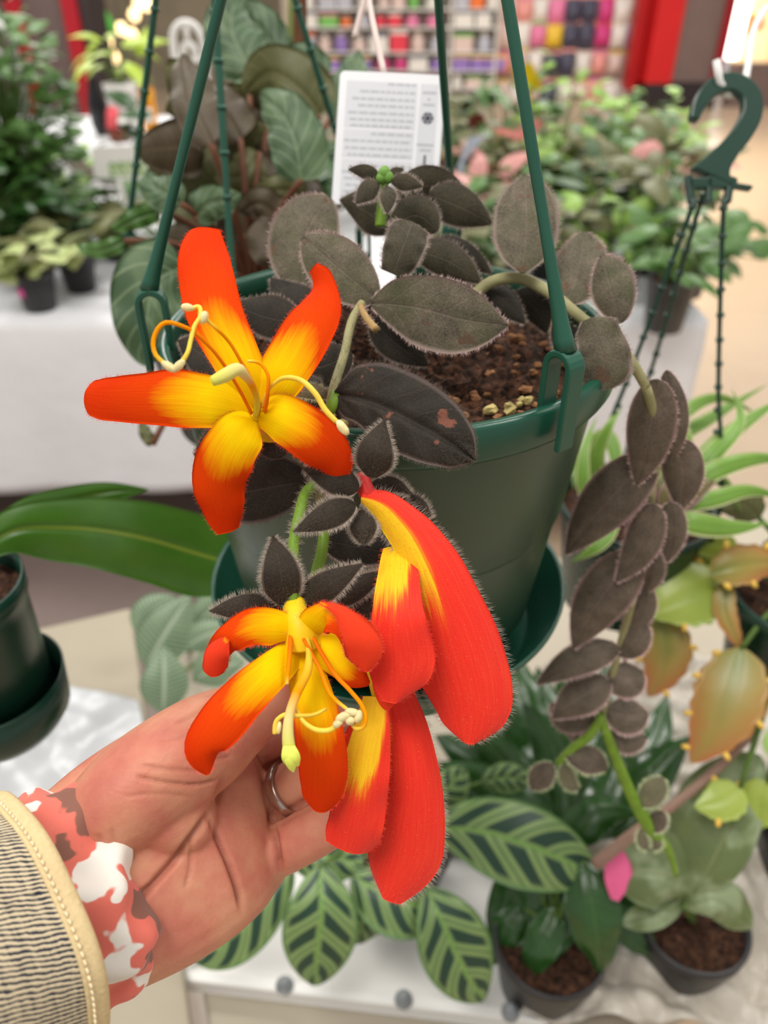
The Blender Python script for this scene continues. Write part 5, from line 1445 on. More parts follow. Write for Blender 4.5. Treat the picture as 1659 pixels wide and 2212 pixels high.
pleaf(lt, [(-70, 1225, .405), (20, 1150, .42), (140, 1140, .44), (300, 1160, .455), (440, 1200, .47), (560, 1235, .48)], [(0, 12, 10), (.12, 40, 40), (.25, 58, 66), (.45, 74, 84), (.65, 82, 92), (.85, 78, 84), (.95, 50, 50), (1, 8, 8)], G_strap, cup=.15, groove=.002, n=50, m=17)
pleaf(lt, [(-60, 1215, .405), (40, 1110, .43), (150, 1080, .46), (240, 1062, .48), (320, 1058, .49)], [(0, 8, 8), (.3, 24, 26), (.6, 30, 32), (.85, 18, 20), (1, 2, 2)], G_strap, cup=.15, groove=.002)

# --- spider plant basket on the right with its big plastic hook
M_hookg = pot_mat('green_hook_plastic', (14, 50, 38), (24, 66, 52), .35)
rc2 = P(1376, 1085, .62)
s2 = thing('hanging_spider_plant', 'spider plant in a green hanging basket with a large curled plastic hook at the right', 'hanging plant', rc2 + np.array([0, 0, -.10]))
lathe('pot', [(0, -.10), (.045, -.10), (.0475, -.098), (.058, -.012), (.061, -.010), (.061, 0), (.0595, 0), (.058, -.012), (.054, -.03), (0, -.03)], M_dpot, s2, rc2, 64)
soil(s2, rc2 + np.array([0, 0, -.010]), .0575, 18, M_soil, 8, 30, .004)
hk = P(1528, 425, .484)
for a in (-35, 85, 205):
    a = rad(a); rd = np.array([math.cos(a), math.sin(a), 0])
    b = rc2 + rd * .061
    tpnt = hk + rd * .010
    st_ = tube('strap', [b + np.array([0, 0, -.012]), b + np.array([0, 0, .012]), b * .5 + tpnt * .5, tpnt], [.0026, .0020, .0016, .0016], M_hookg, s2, 8, 40)
    mb = MB(); dd_ = nrm(tpnt - b); L = np.linalg.norm(tpnt - b)
    for x in np.arange(.03, L, .017):
        V, F, uv, _ = tube_geo([b + dd_*(x - .0012), b + dd_*(x + .0012)], [.0027]*2, 8); mb.add(V, F, uv)
    mb.build('rib', M_hookg, st_)
hd = .484
def flat_bar(pts, wpx, th):
    A = np.array([P(x, y, d) for x, y, d in pts]); W_ = np.array(wpx, float) * hd / FPX
    q_ = curve(np.column_stack([A, W_]), 60)
    p_ = q_[:, :3]; T_2 = nrm(np.gradient(p_, axis=0)); S_2 = nrm(np.cross(T_2, -FW))
    return rect_sweep(p_, S_2, q_[:, 3], th)
V, F = flat_bar([(1497, 262, hd), (1512, 222, hd), (1545, 188, hd), (1588, 182, hd), (1618, 206, hd), (1622, 245, hd), (1602, 288, hd), (1572, 326, hd), (1545, 362, hd), (1534, 385, hd)], [20, 30, 38, 40, 42, 44, 44, 46, 66, 96], .007)
ho = obj('hook', V, F, M_hookg, s2, smooth=False); bevel(ho, .0012, 2); ho['label'] = 'curled green plastic hook'
for (a, b, w) in [((1486, 380), (1494, 440), 13), ((1530, 384), (1530, 440), 12), ((1578, 384), (1570, 440), 14), ((1484, 398), (1590, 398), 22), ((1585, 402), (1622, 408), 9)]:
    V, F = rect_sweep([P(a[0], a[1], hd), P((a[0]+b[0])/2, (a[1]+b[1])/2, hd), P(b[0], b[1], hd)], nrm(np.cross(P(*b, hd) - P(*a, hd), -FW)), w * hd / FPX, .006)
    bevel(obj('hook_plate', V, F, M_hookg, ho, smooth=False), .0008, 2)
lsp = unit_leaf('spider', 'lance', .055, G_spid, .6, .3, 18, 7)
for pts, w in [([(1340, 1090, .60), (1290, 980, .56), (1325, 905, .55), (1345, 880, .56)], 20), ([(1330, 1100, .58), (1262, 1050, .55), (1262, 980, .55), (1290, 900, .56)], 17), ([(1420, 1080, .57), (1480, 960, .55), (1450, 860, .56)], 20),
               ([(1430, 1090, .57), (1540, 980, .55), (1600, 900, .56), (1580, 840, .57)], 22), ([(1430, 1090, .57), (1560, 950, .56), (1659, 880, .57), (1690, 860, .58)], 22), ([(1430, 1090, .56), (1560, 1010, .54), (1660, 990, .55), (1720, 1000, .56)], 22),
               ([(1430, 1100, .56), (1530, 1080, .54), (1620, 1060, .55), (1700, 1080, .56)], 20), ([(1400, 1080, .59), (1470, 900, .60), (1560, 860, .62), (1640, 900, .63)], 18), ([(1330, 1100, .58), (1290, 1180, .56), (1230, 1215, .57)], 18),
               ([(1420, 1110, .56), (1500, 1130, .54), (1590, 1140, .55), (1660, 1130, .56)], 26), ([(1430, 1090, .58), (1480, 1010, .57), (1560, 1040, .57), (1600, 1110, .58)], 18), ([(1400, 1085, .6), (1450, 960, .62), (1540, 900, .64), (1659, 830, .66)], 18),
               ([(1340, 1080, .62), (1300, 940, .63), (1250, 990, .64), (1240, 1060, .64)], 16)]:
    pleaf(s2, pts, ('lance', w, w), G_spid, cup=.35, groove=.0012, n=30, m=9)
for pts, w in [([(1440, 1120, .55), (1500, 1060, .54), (1560, 1025, .545)], 24), ([(1430, 1110, .56), (1450, 1060, .55), (1460, 1020, .555)], 26)]:
    pleaf(s2, pts, ('leaf', w, w), leaf_mat('leaf_purple_edge', (96, 92, 52), (120, 110, 66), (150, 110, 120), .4, margin=(170, 120, 140)), cup=.4)
rod = thing('rack_peg', 'white rack rod carrying the curled green hook', 'rack', P(1575, 205, .484))
ptube('rod', [(1548, 130, .478), (1551, 165, .480), (1562, 196, .482), (1578, 206, .488), (1602, 190, .50), (1616, 140, .52), (1624, 80, .54), (1642, 36, .56), (1690, 0, .6), (1760, -10, .65), (2050, -20, .80), (2290, -30, .92)], [8, 8, 8, 8, 8, 7, 7, 7, 7, 7, 6, 6], M_white, rod, 12, 70)
RE = P(2290, -30, .92)
tube('post', [(RE[0], RE[1], 0), (RE[0], RE[1], RE[2] + .01)], .018, plain((176, 178, 182), .4, .5, .04, 20.), rod, 16)

# --- begonia basket behind
rcb = P(545, 585, .56)
bt = thing('hanging_begonia', 'begonia basket with brown and silver-veined leaves hanging behind the orange flower', 'hanging plant', rcb + np.array([0, 0, -.12]))
lathe('pot', [(0, -.12), (.066, -.12), (.069, -.118), (.088, -.015), (.0935, -.012), (.0935, 0), (.0915, 0), (.0895, -.015), (.085, -.03), (0, -.03)], M_dpot, bt, rcb, 72)
soil(bt, rcb + np.array([0, 0, -.012]), .089, 28, M_soil, 8, 30, .004)
strap_set(bt, rcb, .093, rcb + np.array([0, 0, .30]), [-88, 30, 168], M_strap, ribs=(0, 1, 2), r0=.0022, r1=.0018)
tube('hook', hook_geo(rcb + np.array([0, 0, .30])), .0026, M_strap, bt, 10, 30)
btop = rcb + np.array([0, 0, -.01])
def bleaf(pts, W, mat, **kw):
    kw.setdefault('wav', .002); kw.setdefault('cup', .2); kw.setdefault('groove', .0018)
    pleaf(bt, pts, W, mat, n=28, m=15, **kw)
    a = P(*pts[0]); tube('stem', [btop + (a - btop) * [.15, .15, 0], btop * .55 + a * .45 + np.array([0, 0, .01]), a], [.003, .0025, .002], M_bst, bt, 8, 14)
for pts, wl, wr, mt in [([(455, 310, .50), (420, 240, .50), (400, 170, .51), (390, 120, .52)], 46, 66, G_brow), ([(690, 250, .54), (640, 190, .535), (580, 160, .54), (530, 200, .55)], 66, 74, G_oliv), ([(650, 390, .50), (640, 320, .495), (610, 250, .50), (560, 205, .51)], 60, 74, G_silv),
                        ([(390, 440, .50), (360, 420, .495), (330, 400, .50), (315, 370, .505)], 44, 44, G_silv), ([(420, 470, .51), (450, 440, .505), (490, 430, .51), (515, 415, .515)], 40, 42, G_silv), ([(345, 455, .52), (300, 470, .515), (240, 500, .52)], 24, 26, G_mid),
                        ([(395, 580, .47), (340, 610, .46), (318, 690, .46), (322, 790, .47)], 72, 92, G_silv), ([(520, 300, .55), (480, 240, .55), (440, 180, .56)], 60, 60, G_brow),
                        ([(560, 330, .56), (520, 380, .555), (460, 380, .56)], 44, 44, G_oliv), ([(600, 470, .54), (560, 440, .535), (520, 460, .54)], 40, 40, G_brow), ([(480, 520, .54), (450, 560, .53), (420, 600, .535)], 50, 46, G_brow),
                        ([(660, 420, .545), (600, 410, .54), (540, 430, .545)], 40, 36, G_oliv), ([(540, 150, .60), (500, 60, .60), (520, -20, .61)], 70, 70, G_silv), ([(600, 120, .62), (560, 60, .62), (470, 20, .63)], 50, 50, G_silv),
                        ([(700, 170, .60), (650, 130, .60), (600, 170, .61)], 50, 40, G_silv), ([(720, 250, .60), (760, 180, .60), (770, 110, .61)], 50, 44, G_silv), ([(270, 520, .55), (220, 540, .55), (165, 530, .56)], 20, 22, G_mid),
                        ([(590, 560, .50), (570, 520, .50), (590, 470, .51)], 40, 40, G_brow), ([(460, 640, .50), (440, 600, .50), (470, 550, .51)], 46, 46, G_brow), ([(330, 960, .50), (312, 930, .50), (310, 905, .505)], 15, 15, G_oliv)]:
    bleaf(pts, ('heart', wl, wr), mt)
# extra shaded leaves deep in the clump
rs = np.random.RandomState(77)
lbr = [unit_leaf('b_brown', 'heart', .42, G_brow, .3, .2, 16, 9, .03), unit_leaf('b_olive', 'heart', .40, G_oliv, .3, .2, 16, 9, .03)]
for k in range(40):
    x, y = rs.uniform(430, 640), rs.uniform(200, 600)
    a = P(x, y, rs.uniform(.56, .66)); d = np.array([rs.normal(0, 1), rs.normal(-.3, .5), rs.normal(-.1, .6)])
    put_leaf(bt, lbr[k % 2], a, d, nrm(CAM - a) + rs.normal(0, .35, 3), rs.uniform(.03, .055))
# a woody stem and a green stem rising behind the tag
tube('stem', [P(645, 400, .62), P(648, 150, .62), P(650, -60, .60)], [.006, .0055, .005], plain((96, 62, 40), .7, .2, .2, 40., name='woody_stem'), bt, 10, 20)
tube('stem', [P(620, 400, .63), P(628, 150, .63), P(636, -60, .61)], [.004, .004, .004], plain((120, 128, 70), .6, .3, .2, 40.), bt, 10, 20)

# --- the hanging rail above, out of the frame
rail = thing('hanging_rail', 'white metal rail from which the baskets hang', 'rack', (0, HOOK[1], 0))
hz = HOOK[2] + .052
tube('rail_bar', [(-1.3, HOOK[1], hz), (1.3, HOOK[1], hz)], .006, M_white, rail, 12)
for sx in (-1.3, 1.3):
    tube('post', [(sx, HOOK[1], 0), (sx, HOOK[1], hz)], .01, M_white, rail, 12)
hz2 = rcb[2] + .30 + .052
tube('rail_bar', [(-1.3, rcb[1], hz2), (1.3, rcb[1], hz2)], .006, M_white, rail, 12)
for sx in (-1.3, 1.3):
    tube('post', [(sx, rcb[1], 0), (sx, rcb[1], hz2)], .01, M_white, rail, 12)
hz3 = KHK[2] + .052
tube('rail_bar', [(-1.3, KHK[1], hz3), (1.3, KHK[1], hz3)], .006, M_white, rail, 12)
for sx in (-1.3, 1.3):
    tube('post', [(sx, KHK[1], 0), (sx, KHK[1], hz3)], .01, M_white, rail, 12)
def on_table(px, py, z=TZ): return PZ(px, py, z) + np.array([0, 0, .0015])
# ------------------------------------------------------------------ care tag, labels
def card_frame(tl, tr, bl):
    o = P(*tl); ex = P(*tr) - o; ey = P(*bl) - o
    return o, ex, ey, nrm(np.cross(ey, ex))
o_, ex, ey, nn = card_frame((735, 152, .40), (964, 163, .40), (716, 440, .405))
if nn @ (CAM - o_) < 0: nn = -nn
tg = thing('care_tag', 'white plastic plant care tag with rounded corners and reversed print behind the leaves', 'plant tag', o_ + ey)
W0, H0 = np.linalg.norm(ex), np.linalg.norm(ey)
X_, Y_ = ex / W0, ey / H0
def round_rect(x0, y0, x1, y1, r, n=6):
    pts = []
    for cx_, cy_, a0 in ((x1 - r, y0 + r, -90), (x1 - r, y1 - r, 0), (x0 + r, y1 - r, 90), (x0 + r, y0 + r, 180)):
        for k in range(n + 1):
            a = rad(a0 + 90 * k / n); pts.append((cx_ + r * math.cos(a), cy_ + r * math.sin(a)))
    return pts
def slab(name, poly, z0, z1, mat, parent, mb=None):
    n = len(poly)
    V = [o_ + X_*x + Y_*y + nn*z for z in (z0, z1) for x, y in poly]
    F = [tuple(range(n)), tuple(range(2*n - 1, n - 1, -1))] + [(i, i + n, (i + 1) % n + n, (i + 1) % n) for i in range(n)]
    if mb is not None: mb.add(V, F); return
    return obj(name, V, F, mat, parent, smooth=False)
slab('card', round_rect(0, 0, W0, H0, .0028), -.0008, 0, plain((232, 233, 236), .35, .5, .02, 30., name='tag_plastic'), tg)
mb = MB()
slab('', [(W0*.07, H0*.07), (W0*.74, H0*.07), (W0*.74, H0*.415), (W0*.07, H0*.415)], .00002, .00012, None, None, mb)
slab('', [(W0*.07, H0*.43), (W0*.74, H0*.43), (W0*.74, H0*.64), (W0*.07, H0*.64)], .00002, .00012, None, None, mb)
slab('', [(W0*.07, H0*.655), (W0*.74, H0*.655), (W0*.74, H0*.98), (W0*.07, H0*.98)], .00002, .00012, None, None, mb)
slab('', [(W0*.77, H0*.07), (W0*.94, H0*.07), (W0*.94, H0*.98), (W0*.77, H0*.98)], .00002, .00012, None, None, mb)
mb.build('printed_panel', plain((214, 215, 220), .4, .4, .02, 40.), tg, False)
mb = MB(); rs = np.random.RandomState(3)
rows = [(.085, .46), (.145, .20), (.20, .13), (.25, .19), (.305, .10), (.355, .12), (.40, .13), (.46, .33), (.515, .08), (.57, .09), (.62, .12), (.70, .25), (.75, .08), (.80, .10), (.85, .12), (.90, .1)]
for yy, xs in rows:
    x = xs
    while x < .71:
        wd_ = min(rs.uniform(.03, .09), .72 - x)
        slab('', [(W0*x, H0*(yy - .007)), (W0*(x + wd_), H0*(yy - .007)), (W0*(x + wd_), H0*(yy + .008)), (W0*x, H0*(yy + .008))], .00014, .0002, None, None, mb)
        x += wd_ + .014
for yy, a, b in [(.135, .79, .92), (.225, .80, .91), (.185, .84, .87), (.525, .77, .93), (.565, .80, .91), (.82, .82, .88)]:
    slab('', [(W0*a, H0*(yy - .008)), (W0*b, H0*(yy - .008)), (W0*b, H0*(yy + .008)), (W0*a, H0*(yy + .008))], .00014, .0002, None, None, mb)
mb.build('print_line', plain((184, 184, 190), .5, .3, .05, 40.), tg, False)
mb = MB()
cxx, cyy = W0*.855, H0*.325
for k in range(6):
    a = rad(60 * k); dx, dy = math.cos(a), math.sin(a)
    slab('', [(cxx - dy*.0005, cyy + dx*.0005), (cxx + dx*.0030 - dy*.0005, cyy + dy*.0030 + dx*.0005), (cxx + dx*.0030 + dy*.0005, cyy + dy*.0030 - dx*.0005), (cxx + dy*.0005, cyy - dx*.0005)], .00014, .0002, None, None, mb)
    for sg in (-1, 1):
        b = a + sg * rad(55); bx, by = cxx + dx*.0019, cyy + dy*.0019
        ux, uy = math.cos(b), math.sin(b)
        slab('', [(bx - uy*.0004, by + ux*.0004), (bx + ux*.0014 - uy*.0004, by + uy*.0014 + ux*.0004), (bx + ux*.0014 + uy*.0004, by + uy*.0014 - ux*.0004), (bx + uy*.0004, by - ux*.0004)], .00014, .0002, None, None, mb)
mb.build('snowflake_symbol', plain((70, 72, 82), .5, .3, .05, 40.), tg, False)
slab('bar_symbol', round_rect(W0*.842, H0*.60, W0*.868, H0*.70, .0006), .00014, .0002, plain((110, 112, 120), .5, .3, .05, 40.), tg)
M_tie = plain((226, 206, 198), .4, .5, .05, 40., name='pale_tie')
tube('tie', [P(830, 160, .402), P(812, 80, .41), P(799, 10, .42), P(792, -60, .43)], [.0018, .0016, .0014, .0014], M_tie, tg, 8, 16)
tube('tie', [P(766, 82, .43), P(776, 40, .43), P(792, -20, .43), P(798, -60, .43)], [.0018, .0016, .0014, .0014], M_tie, tg, 8, 16)
# stake of the tag down into the basket
V, F = rect_sweep([o_ + X_*W0*.5 + Y_*H0*.98 - nn*.0006, o_ + X_*W0*.5 + Y_*H0*1.2 - nn*.0006, P(830, 640, .375)], X_, .012, .0008); obj('stake', V, F, plain((232, 233, 236), .35, .5, .02, 30., name='tag_plastic'), tg, smooth=False)

def label_stake(label, quad, depth, foot, wst, mat, fdep, pic=None, name='plant_label'):
    """flat plastic label on a stake: quad = frame corners tl, tr, br, bl"""
    ft_ = on_table(*foot)
    c = [PY(x, y, ft_[1] + (y - quad[0][1]) * .0002) for x, y in quad]
    n_ = nrm(np.cross(c[1] - c[0], c[3] - c[0])); n_ = n_ if n_ @ (CAM - c[0]) > 0 else -n_
    t = thing(name, label, 'plant label', ft_)
    V = c + [v - n_ * .0015 for v in c]
    F = [(0, 1, 2, 3), (7, 6, 5, 4), (0, 4, 5, 1), (1, 5, 6, 2), (2, 6, 7, 3), (3, 7, 4, 0)]
    bevel(obj('plate', V, F, mat, t, smooth=False), .0006)
    m_ = (c[2] + c[3]) / 2
    V, F = rect_sweep([m_ + (c[0] - c[3]) * .05, m_ * .5 + ft_ * .5, ft_], c[1] - c[0], wst, .0015); bevel(obj('stake', V, F, mat, t, smooth=False), .0004)
    if pic:
        a0, a1, b0, b1 = pic[0]
        qd = [c[0] + (c[1]-c[0])*a + (c[3]-c[0])*b + n_*.0004 for a, b in ((a0, b0), (a1, b0), (a1, b1), (a0, b1))]
        V = qd + [v - n_*.0003 for v in qd]
        F = [(0, 1, 2, 3), (7, 6, 5, 4), (0, 4, 5, 1), (1, 5, 6, 2), (2, 6, 7, 3), (3, 7, 4, 0)]
        obj('printed_picture', V, F, pic[1], t, smooth=False)
    return t
q = NT('label_picture'); nz = q.noise(q.uvw().outputs['Object'], 90., 3.)
M_pic = q.out(q.ramp(nz, [(.35, (236, 240, 232)), (.5, (170, 196, 120)), (.62, (110, 150, 130)), (.75, (230, 236, 230))]), .4)
label_stake('white plant label with a small green picture on a slanting stake at upper left', [(196, 318), (332, 312), (312, 392), (204, 385)], .95, (300, 590), .014, M_white, 1.05, ((.25, .95, .5, 1.), M_pic))
label_stake('yellow plant label on a stake right of the front strap', [(1104, 140), (1150, 136), (1174, 192), (1118, 200)], 1.35, (1112, 470), .012, plain((226, 190, 20), .45, .4, .04, 30., name='yellow_plastic'), 1.5)
label_stake('blank white label standing among the plants at the right', [(1242, 440), (1300, 446), (1284, 505), (1222, 500)], 1.5, (1250, 560), .012, M_white, 1.55)
label_stake('thin clear label leaning beside the care tag', [(1010, 300), (1052, 290), (1010, 340), (985, 372)], .9, (968, 560), .01, plain((190, 200, 220), .2, .5, .04, 30.), .92)

# white wire loops of the plant rack
def wire_loop(label, cx_, cy_, w, h, d, foot):
    f0 = on_table(cx_, foot)
    t = thing('wire_finial', label, 'rack', f0)
    c0 = PY(cx_, cy_, f0[1]); k = float((c0 - CAM) @ FW) / FPX
    ZU = np.array([0, 0, 1.]) / math.cos(PITCH * .75)
    def pt(x, y): return c0 + RT * x * k + ZU * y * k
    arch = [pt(-w, -h)] + [pt(-w * math.cos(a), (h*.35) + (w * 1.02) * math.sin(a)) for a in np.linspace(0, math.pi, 14)] + [pt(w, -h)]
    tube('arch', arch, 7.5 * k, M_white, t, 10, 50)
    ring = [pt(w*.42 * math.cos(a), -h*.12 + w*.52 * math.sin(a)) for a in np.linspace(0, 2*math.pi, 25)]
    tube('ring', ring, 7.5 * k, M_white, t, 10)
    tube('bar', [pt(0, -h*.12 + w*.5), pt(0, h*.3 + w)], 6 * k, M_white, t, 10)
    for s in (-1, 1):
        tube('bar', [pt(s*w*.36, -h*.12 - w*.28), pt(s*w*.95, -h*.35)], 6 * k, M_white, t, 10)
        tube('post', [pt(s*w, -h), f0 + RT * s * w * k], 7 * k, M_white, t, 10)
    return t
wire_loop('white rack finial with an arch and inner ring beside the strap', 408, 110, 32, 40, 1.35, 560)
wire_loop('white arched rack end cut by the left edge', -8, 130, 44, 62, 1.1, 560)

# ------------------------------------------------------------------ plants on the far table
folding_table('second folding table farther back at the upper left', -2.9, -.75, 4.0, 5.2, TZ - .004)
tag(cloth_skirt('tablecloth', -2.91, -.74, 3.99, 5.21, TZ, .3, M_cloth, .010, 15., 6), 'white cloth over the smaller table at the far upper left', 'tablecloth')
L_dk = [unit_leaf('dk%d' % i, 'point', w, G_dark, .3 + .2*i, .25) for i, w in enumerate((.3, .36))]
L_md = [unit_leaf('md%d' % i, 'leaf', w, G_mid, .3 + .2*i, .25) for i, w in enumerate((.26, .34))]
L_lt = [unit_leaf('lt%d' % i, 'leaf', w, G_lite, .3 + .2*i, .25) for i, w in enumerate((.24, .32))]
L_lm = [unit_leaf('lm', 'lance', .16, G_lime, .7, .3)]
L_vr = [unit_leaf('vr%d' % i, 'heart', w, G_vari, .3, .25) for i, w in enumerate((.40, .46))]
L_ol = [unit_leaf('ol%d' % i, 'leaf', w, G_oliv, .3 + .2*i, .25) for i, w in enumerate((.3, .36))]
L_sv = [unit_leaf('sv', 'heart', .4, G_silv, .3, .25)]
L_rd = [unit_leaf('rd', 'heart', .36, G_red, .3, .25), unit_leaf('rd2', 'heart', .36, G_oliv, .3, .25)]
L_pk = [unit_leaf('pk', 'heart', .34, G_pink, .3, .25), unit_leaf('pk2', 'heart', .34, G_mid, .3, .25)]
L_br = [unit_leaf('br', 'leaf', .34, G_brow, .3, .25)]
p1 = potted('variegated_plant', 'cream variegated plant in a black pot with a round pink sticker', 'potted plant', on_table(90, 668), .052, .10, M_black, L_vr, 26, .10, .10, .075, 41)
bpos = on_table(90, 668)
V, F = blob_geo((0, 0, 0), (.011, .0012, .0125), 2, 16, 8, 0)
sd_ = nrm(np.array([-.45, -.9, 0])); X2 = np.array([-sd_[1], sd_[0], 0])
c_ = bpos + sd_ * .0475 + np.array([0, 0, .055])
o = obj('sticker', np.array([c_ + X2 * v[0] + sd_ * v[1] + np.array([0, 0, v[2]]) for v in V]), F, plain((246, 90, 176), .5, .3, .04, 50.), p1); o['label'] = 'round pink sticker'
potted('olive_plant', 'olive leaved plant in a black pot behind the variegated one', 'potted plant', on_table(178, 628), .05, .10, M_black, L_ol, 16, .12, .12, .11, 42)
potted('dense_shrub', 'tall dense dark green shrub at the upper left', 'potted plant', on_table(60, 560), .075, .12, M_black, L_md, 520, .62, .20, .062, 43, dense=True, fol_from=.05)
potted('dark_shrub', 'low dark leafy plant in front of the tall shrub', 'potted plant', on_table(-10, 600), .06, .10, M_dpot, L_dk, 150, .24, .22, .085, 44, dense=True)
potted('brown_leaf_plant', 'plant with a long brown leaf left of the white label', 'potted plant', on_table(150, 540), .055, .10, M_black, L_br, 12, .20, .13, .13, 45)
potted('leafy_plant', 'leafy green plant between the shrub and the begonia', 'potted plant', on_table(260, 560), .055, .10, M_black, L_md, 34, .16, .16, .08, 46)
potted('lime_plant', 'bright lime leafed plant in a white pot at the upper left', 'potted plant', on_table(278, 296), .085, .25, M_white, L_lm, 20, .22, .13, .19, 47)
potted('silver_plant', 'silver veined plant behind the begonia basket', 'potted plant', on_table(560, 480), .06, .10, M_black, L_sv, 44, .40, .22, .10, 48)
potted('silver_fern', 'second silver veined plant left of the care tag', 'potted plant', on_table(700, 460), .06, .10, M_black, L_sv, 44, .32, .22, .09, 49)
potted('green_clump', 'mid green clump behind the care tag', 'potted plant', on_table(850, 480), .06, .10, M_black, L_md, 60, .22, .2, .08, 50)
potted('red_leaf_plant', 'red and olive leaved plant between the two right straps', 'potted plant', on_table(1020, 480), .06, .10, M_black, L_rd, 56, .26, .2, .09, 51)
potted('olive_clump', 'olive clump right of the red leaved plant', 'potted plant', on_table(1130, 500), .06, .10, M_black, L_ol, 60, .24, .2, .08, 52)
potted('tall_green_plant', 'tall thin green plant below the hanging packets', 'potted plant', on_table(1190, 470), .06, .10, M_black, L_lt, 70, .42, .16, .07, 53)
potted('broad_leaf_plant', 'light green broad leaved plant right of the yellow label', 'potted plant', on_table(1260, 500), .06, .10, M_black, L_lt, 40, .22, .16, .11, 54)
potted('mid_green_bush', 'mid green bush below the red portal', 'potted plant', on_table(1330, 480), .06, .10, M_black, L_md, 90, .32, .16, .07, 55)
potted('pink_leaf_plant', 'pink leaved plant beside the curled hook', 'potted plant', on_table(1420, 520), .055, .10, M_black, L_pk, 26, .24, .14, .10, 56)
potted('green_pot_plant', 'bright green plant in a grey pot at the right end of the far table', 'potted plant', on_table(1430, 712), .058, .125, pot_mat('grey_plastic', (52, 52, 54), (74, 74, 74), .4), L_md, 34, .14, .13, .085, 57)
potted('trailing_plant', 'pale olive plant with upright stalks behind the grey pot', 'potted plant', on_table(1400, 590), .055, .10, M_black, L_ol, 26, .28, .13, .10, 58, fol_from=.6)
potted('low_green_plant', 'low green plant left of the grey pot', 'potted plant', on_table(1330, 640), .05, .09, M_black, L_lt, 26, .12, .12, .07, 59)
potted('dark_plant', 'dark plant behind the upright oval leaf', 'potted plant', on_table(1180, 600), .055, .10, M_black, L_ol, 30, .16, .14, .08, 60)
potted('back_green_plant', 'green plant at the back left behind the lime plant', 'potted plant', on_table(180, 470), .06, .1, M_black, L_lt, 40, .14, .14, .08, 61)
potted('shaded_plant', 'shaded green plant behind the brown begonia leaves', 'potted plant', on_table(420, 520), .06, .10, M_black, L_dk, 70, .34, .22, .09, 62)

for k, (x, y, L_, n_, h_, lab) in enumerate([(965, 610, L_md, 40, .16, 'green plant hidden behind the top rosette'), (1075, 640, L_ol, 40, .16, 'olive plant behind the arching runner'), (1240, 610, L_lt, 40, .17, 'light green plant behind the pair of oval leaves'),
                                            (1290, 560, L_sv, 40, .22, 'silver veined plant above the oval leaves'), (1110, 560, L_md, 46, .22, 'green plant behind the front right strap'), (1480, 640, L_md, 40, .16, 'green plant beneath the curled hook'),
                                            (1010, 560, L_pk, 40, .2, 'pink and green plant right of the care tag'), (640, 560, L_dk, 60, .26, 'dark plant behind the grey oval leaves'), (380, 600, L_ol, 40, .16, 'olive plant behind the left strap'),
                                            (1380, 450, L_lt, 60, .36, 'tall light plant left of the curled hook'), (1080, 440, L_md, 70, .36, 'tall green plant below the yellow label'), (950, 440, L_ol, 60, .30, 'olive plant directly right of the care tag')]):
    potted('potted_plant', lab, 'potted plant', on_table(x, y), .05, .09, M_black, L_, n_, h_, .15, .085, 300 + k)
# pots and boxes around the lime plant
def carton(label, px, py, w, d, h, mat, band=None):
    b = on_table(px, py)
    t = thing('carton', label, 'box', b)
    V, F = box_geo(b[0] - w/2, b[0] + w/2, b[1], b[1] + d, b[2], b[2] + h); bevel(obj('body', V, F, mat, t, smooth=False), .003)
    V, F = box_geo(b[0] - w/2 - .002, b[0] + w/2 + .002, b[1] - .002, b[1] + d + .002, b[2] + h * .82, b[2] + h + .002); bevel(obj('lid', V, F, band or mat, t, smooth=False), .003)
    V, F = box_geo(b[0] - w*.35, b[0] + w*.35, b[1] - .0035, b[1] - .0005, b[2] + h * .3, b[2] + h * .6); obj('front_label', V, F, M_white, t, smooth=False)
    return t
carton('orange box beside the white pot at upper left', 328, 294, .06, .06, .22, plain((214, 140, 16), .5, .4, .06, 20.))
vs_ = on_table(222, 293)
vt = thing('vase', 'tall black vase left of the white pot', 'vase', vs_)
lathe('vase_body', [(0, .001), (.03, .001), (.045, .05), (.05, .14), (.03, .23), (.018, .27), (.022, .29), (.018, .29), (.014, .27), (0, .26)], pot_mat('black_glaze', (16, 16, 20), (26, 26, 30), .2), vt, vs_, 32)
hv = on_table(262, 306)
ht_ = thing('pink_planter', 'small brown planter with pink paper flowers on the far table', 'planter', hv)
lathe('planter', [(0, .001), (.05, .001), (.062, .045), (.066, .046), (.066, .056), (.06, .056), (.056, .045), (0, .04)], plain((110, 52, 30), .5, .4, .1, 20.), ht_, hv, 32)
for k, (dx, dz, r_) in enumerate([(-.02, .12, .034), (-.03, .08, .03), (.02, .08, .026)]):
    V, F = blob_geo(hv + np.array([dx, 0, dz]), (r_, r_*.7, r_*1.2), 70 + k, 12, 8, .12); obj('flower_head', V, F, plain((226, 92, 100), .6, .3, .12, 30.) if k < 2 else M_white, ht_)
    tube('stem', [hv + np.array([dx*.3, 0, .04]), hv + np.array([dx, 0, dz])], .003, M_gst, ht_, 6)

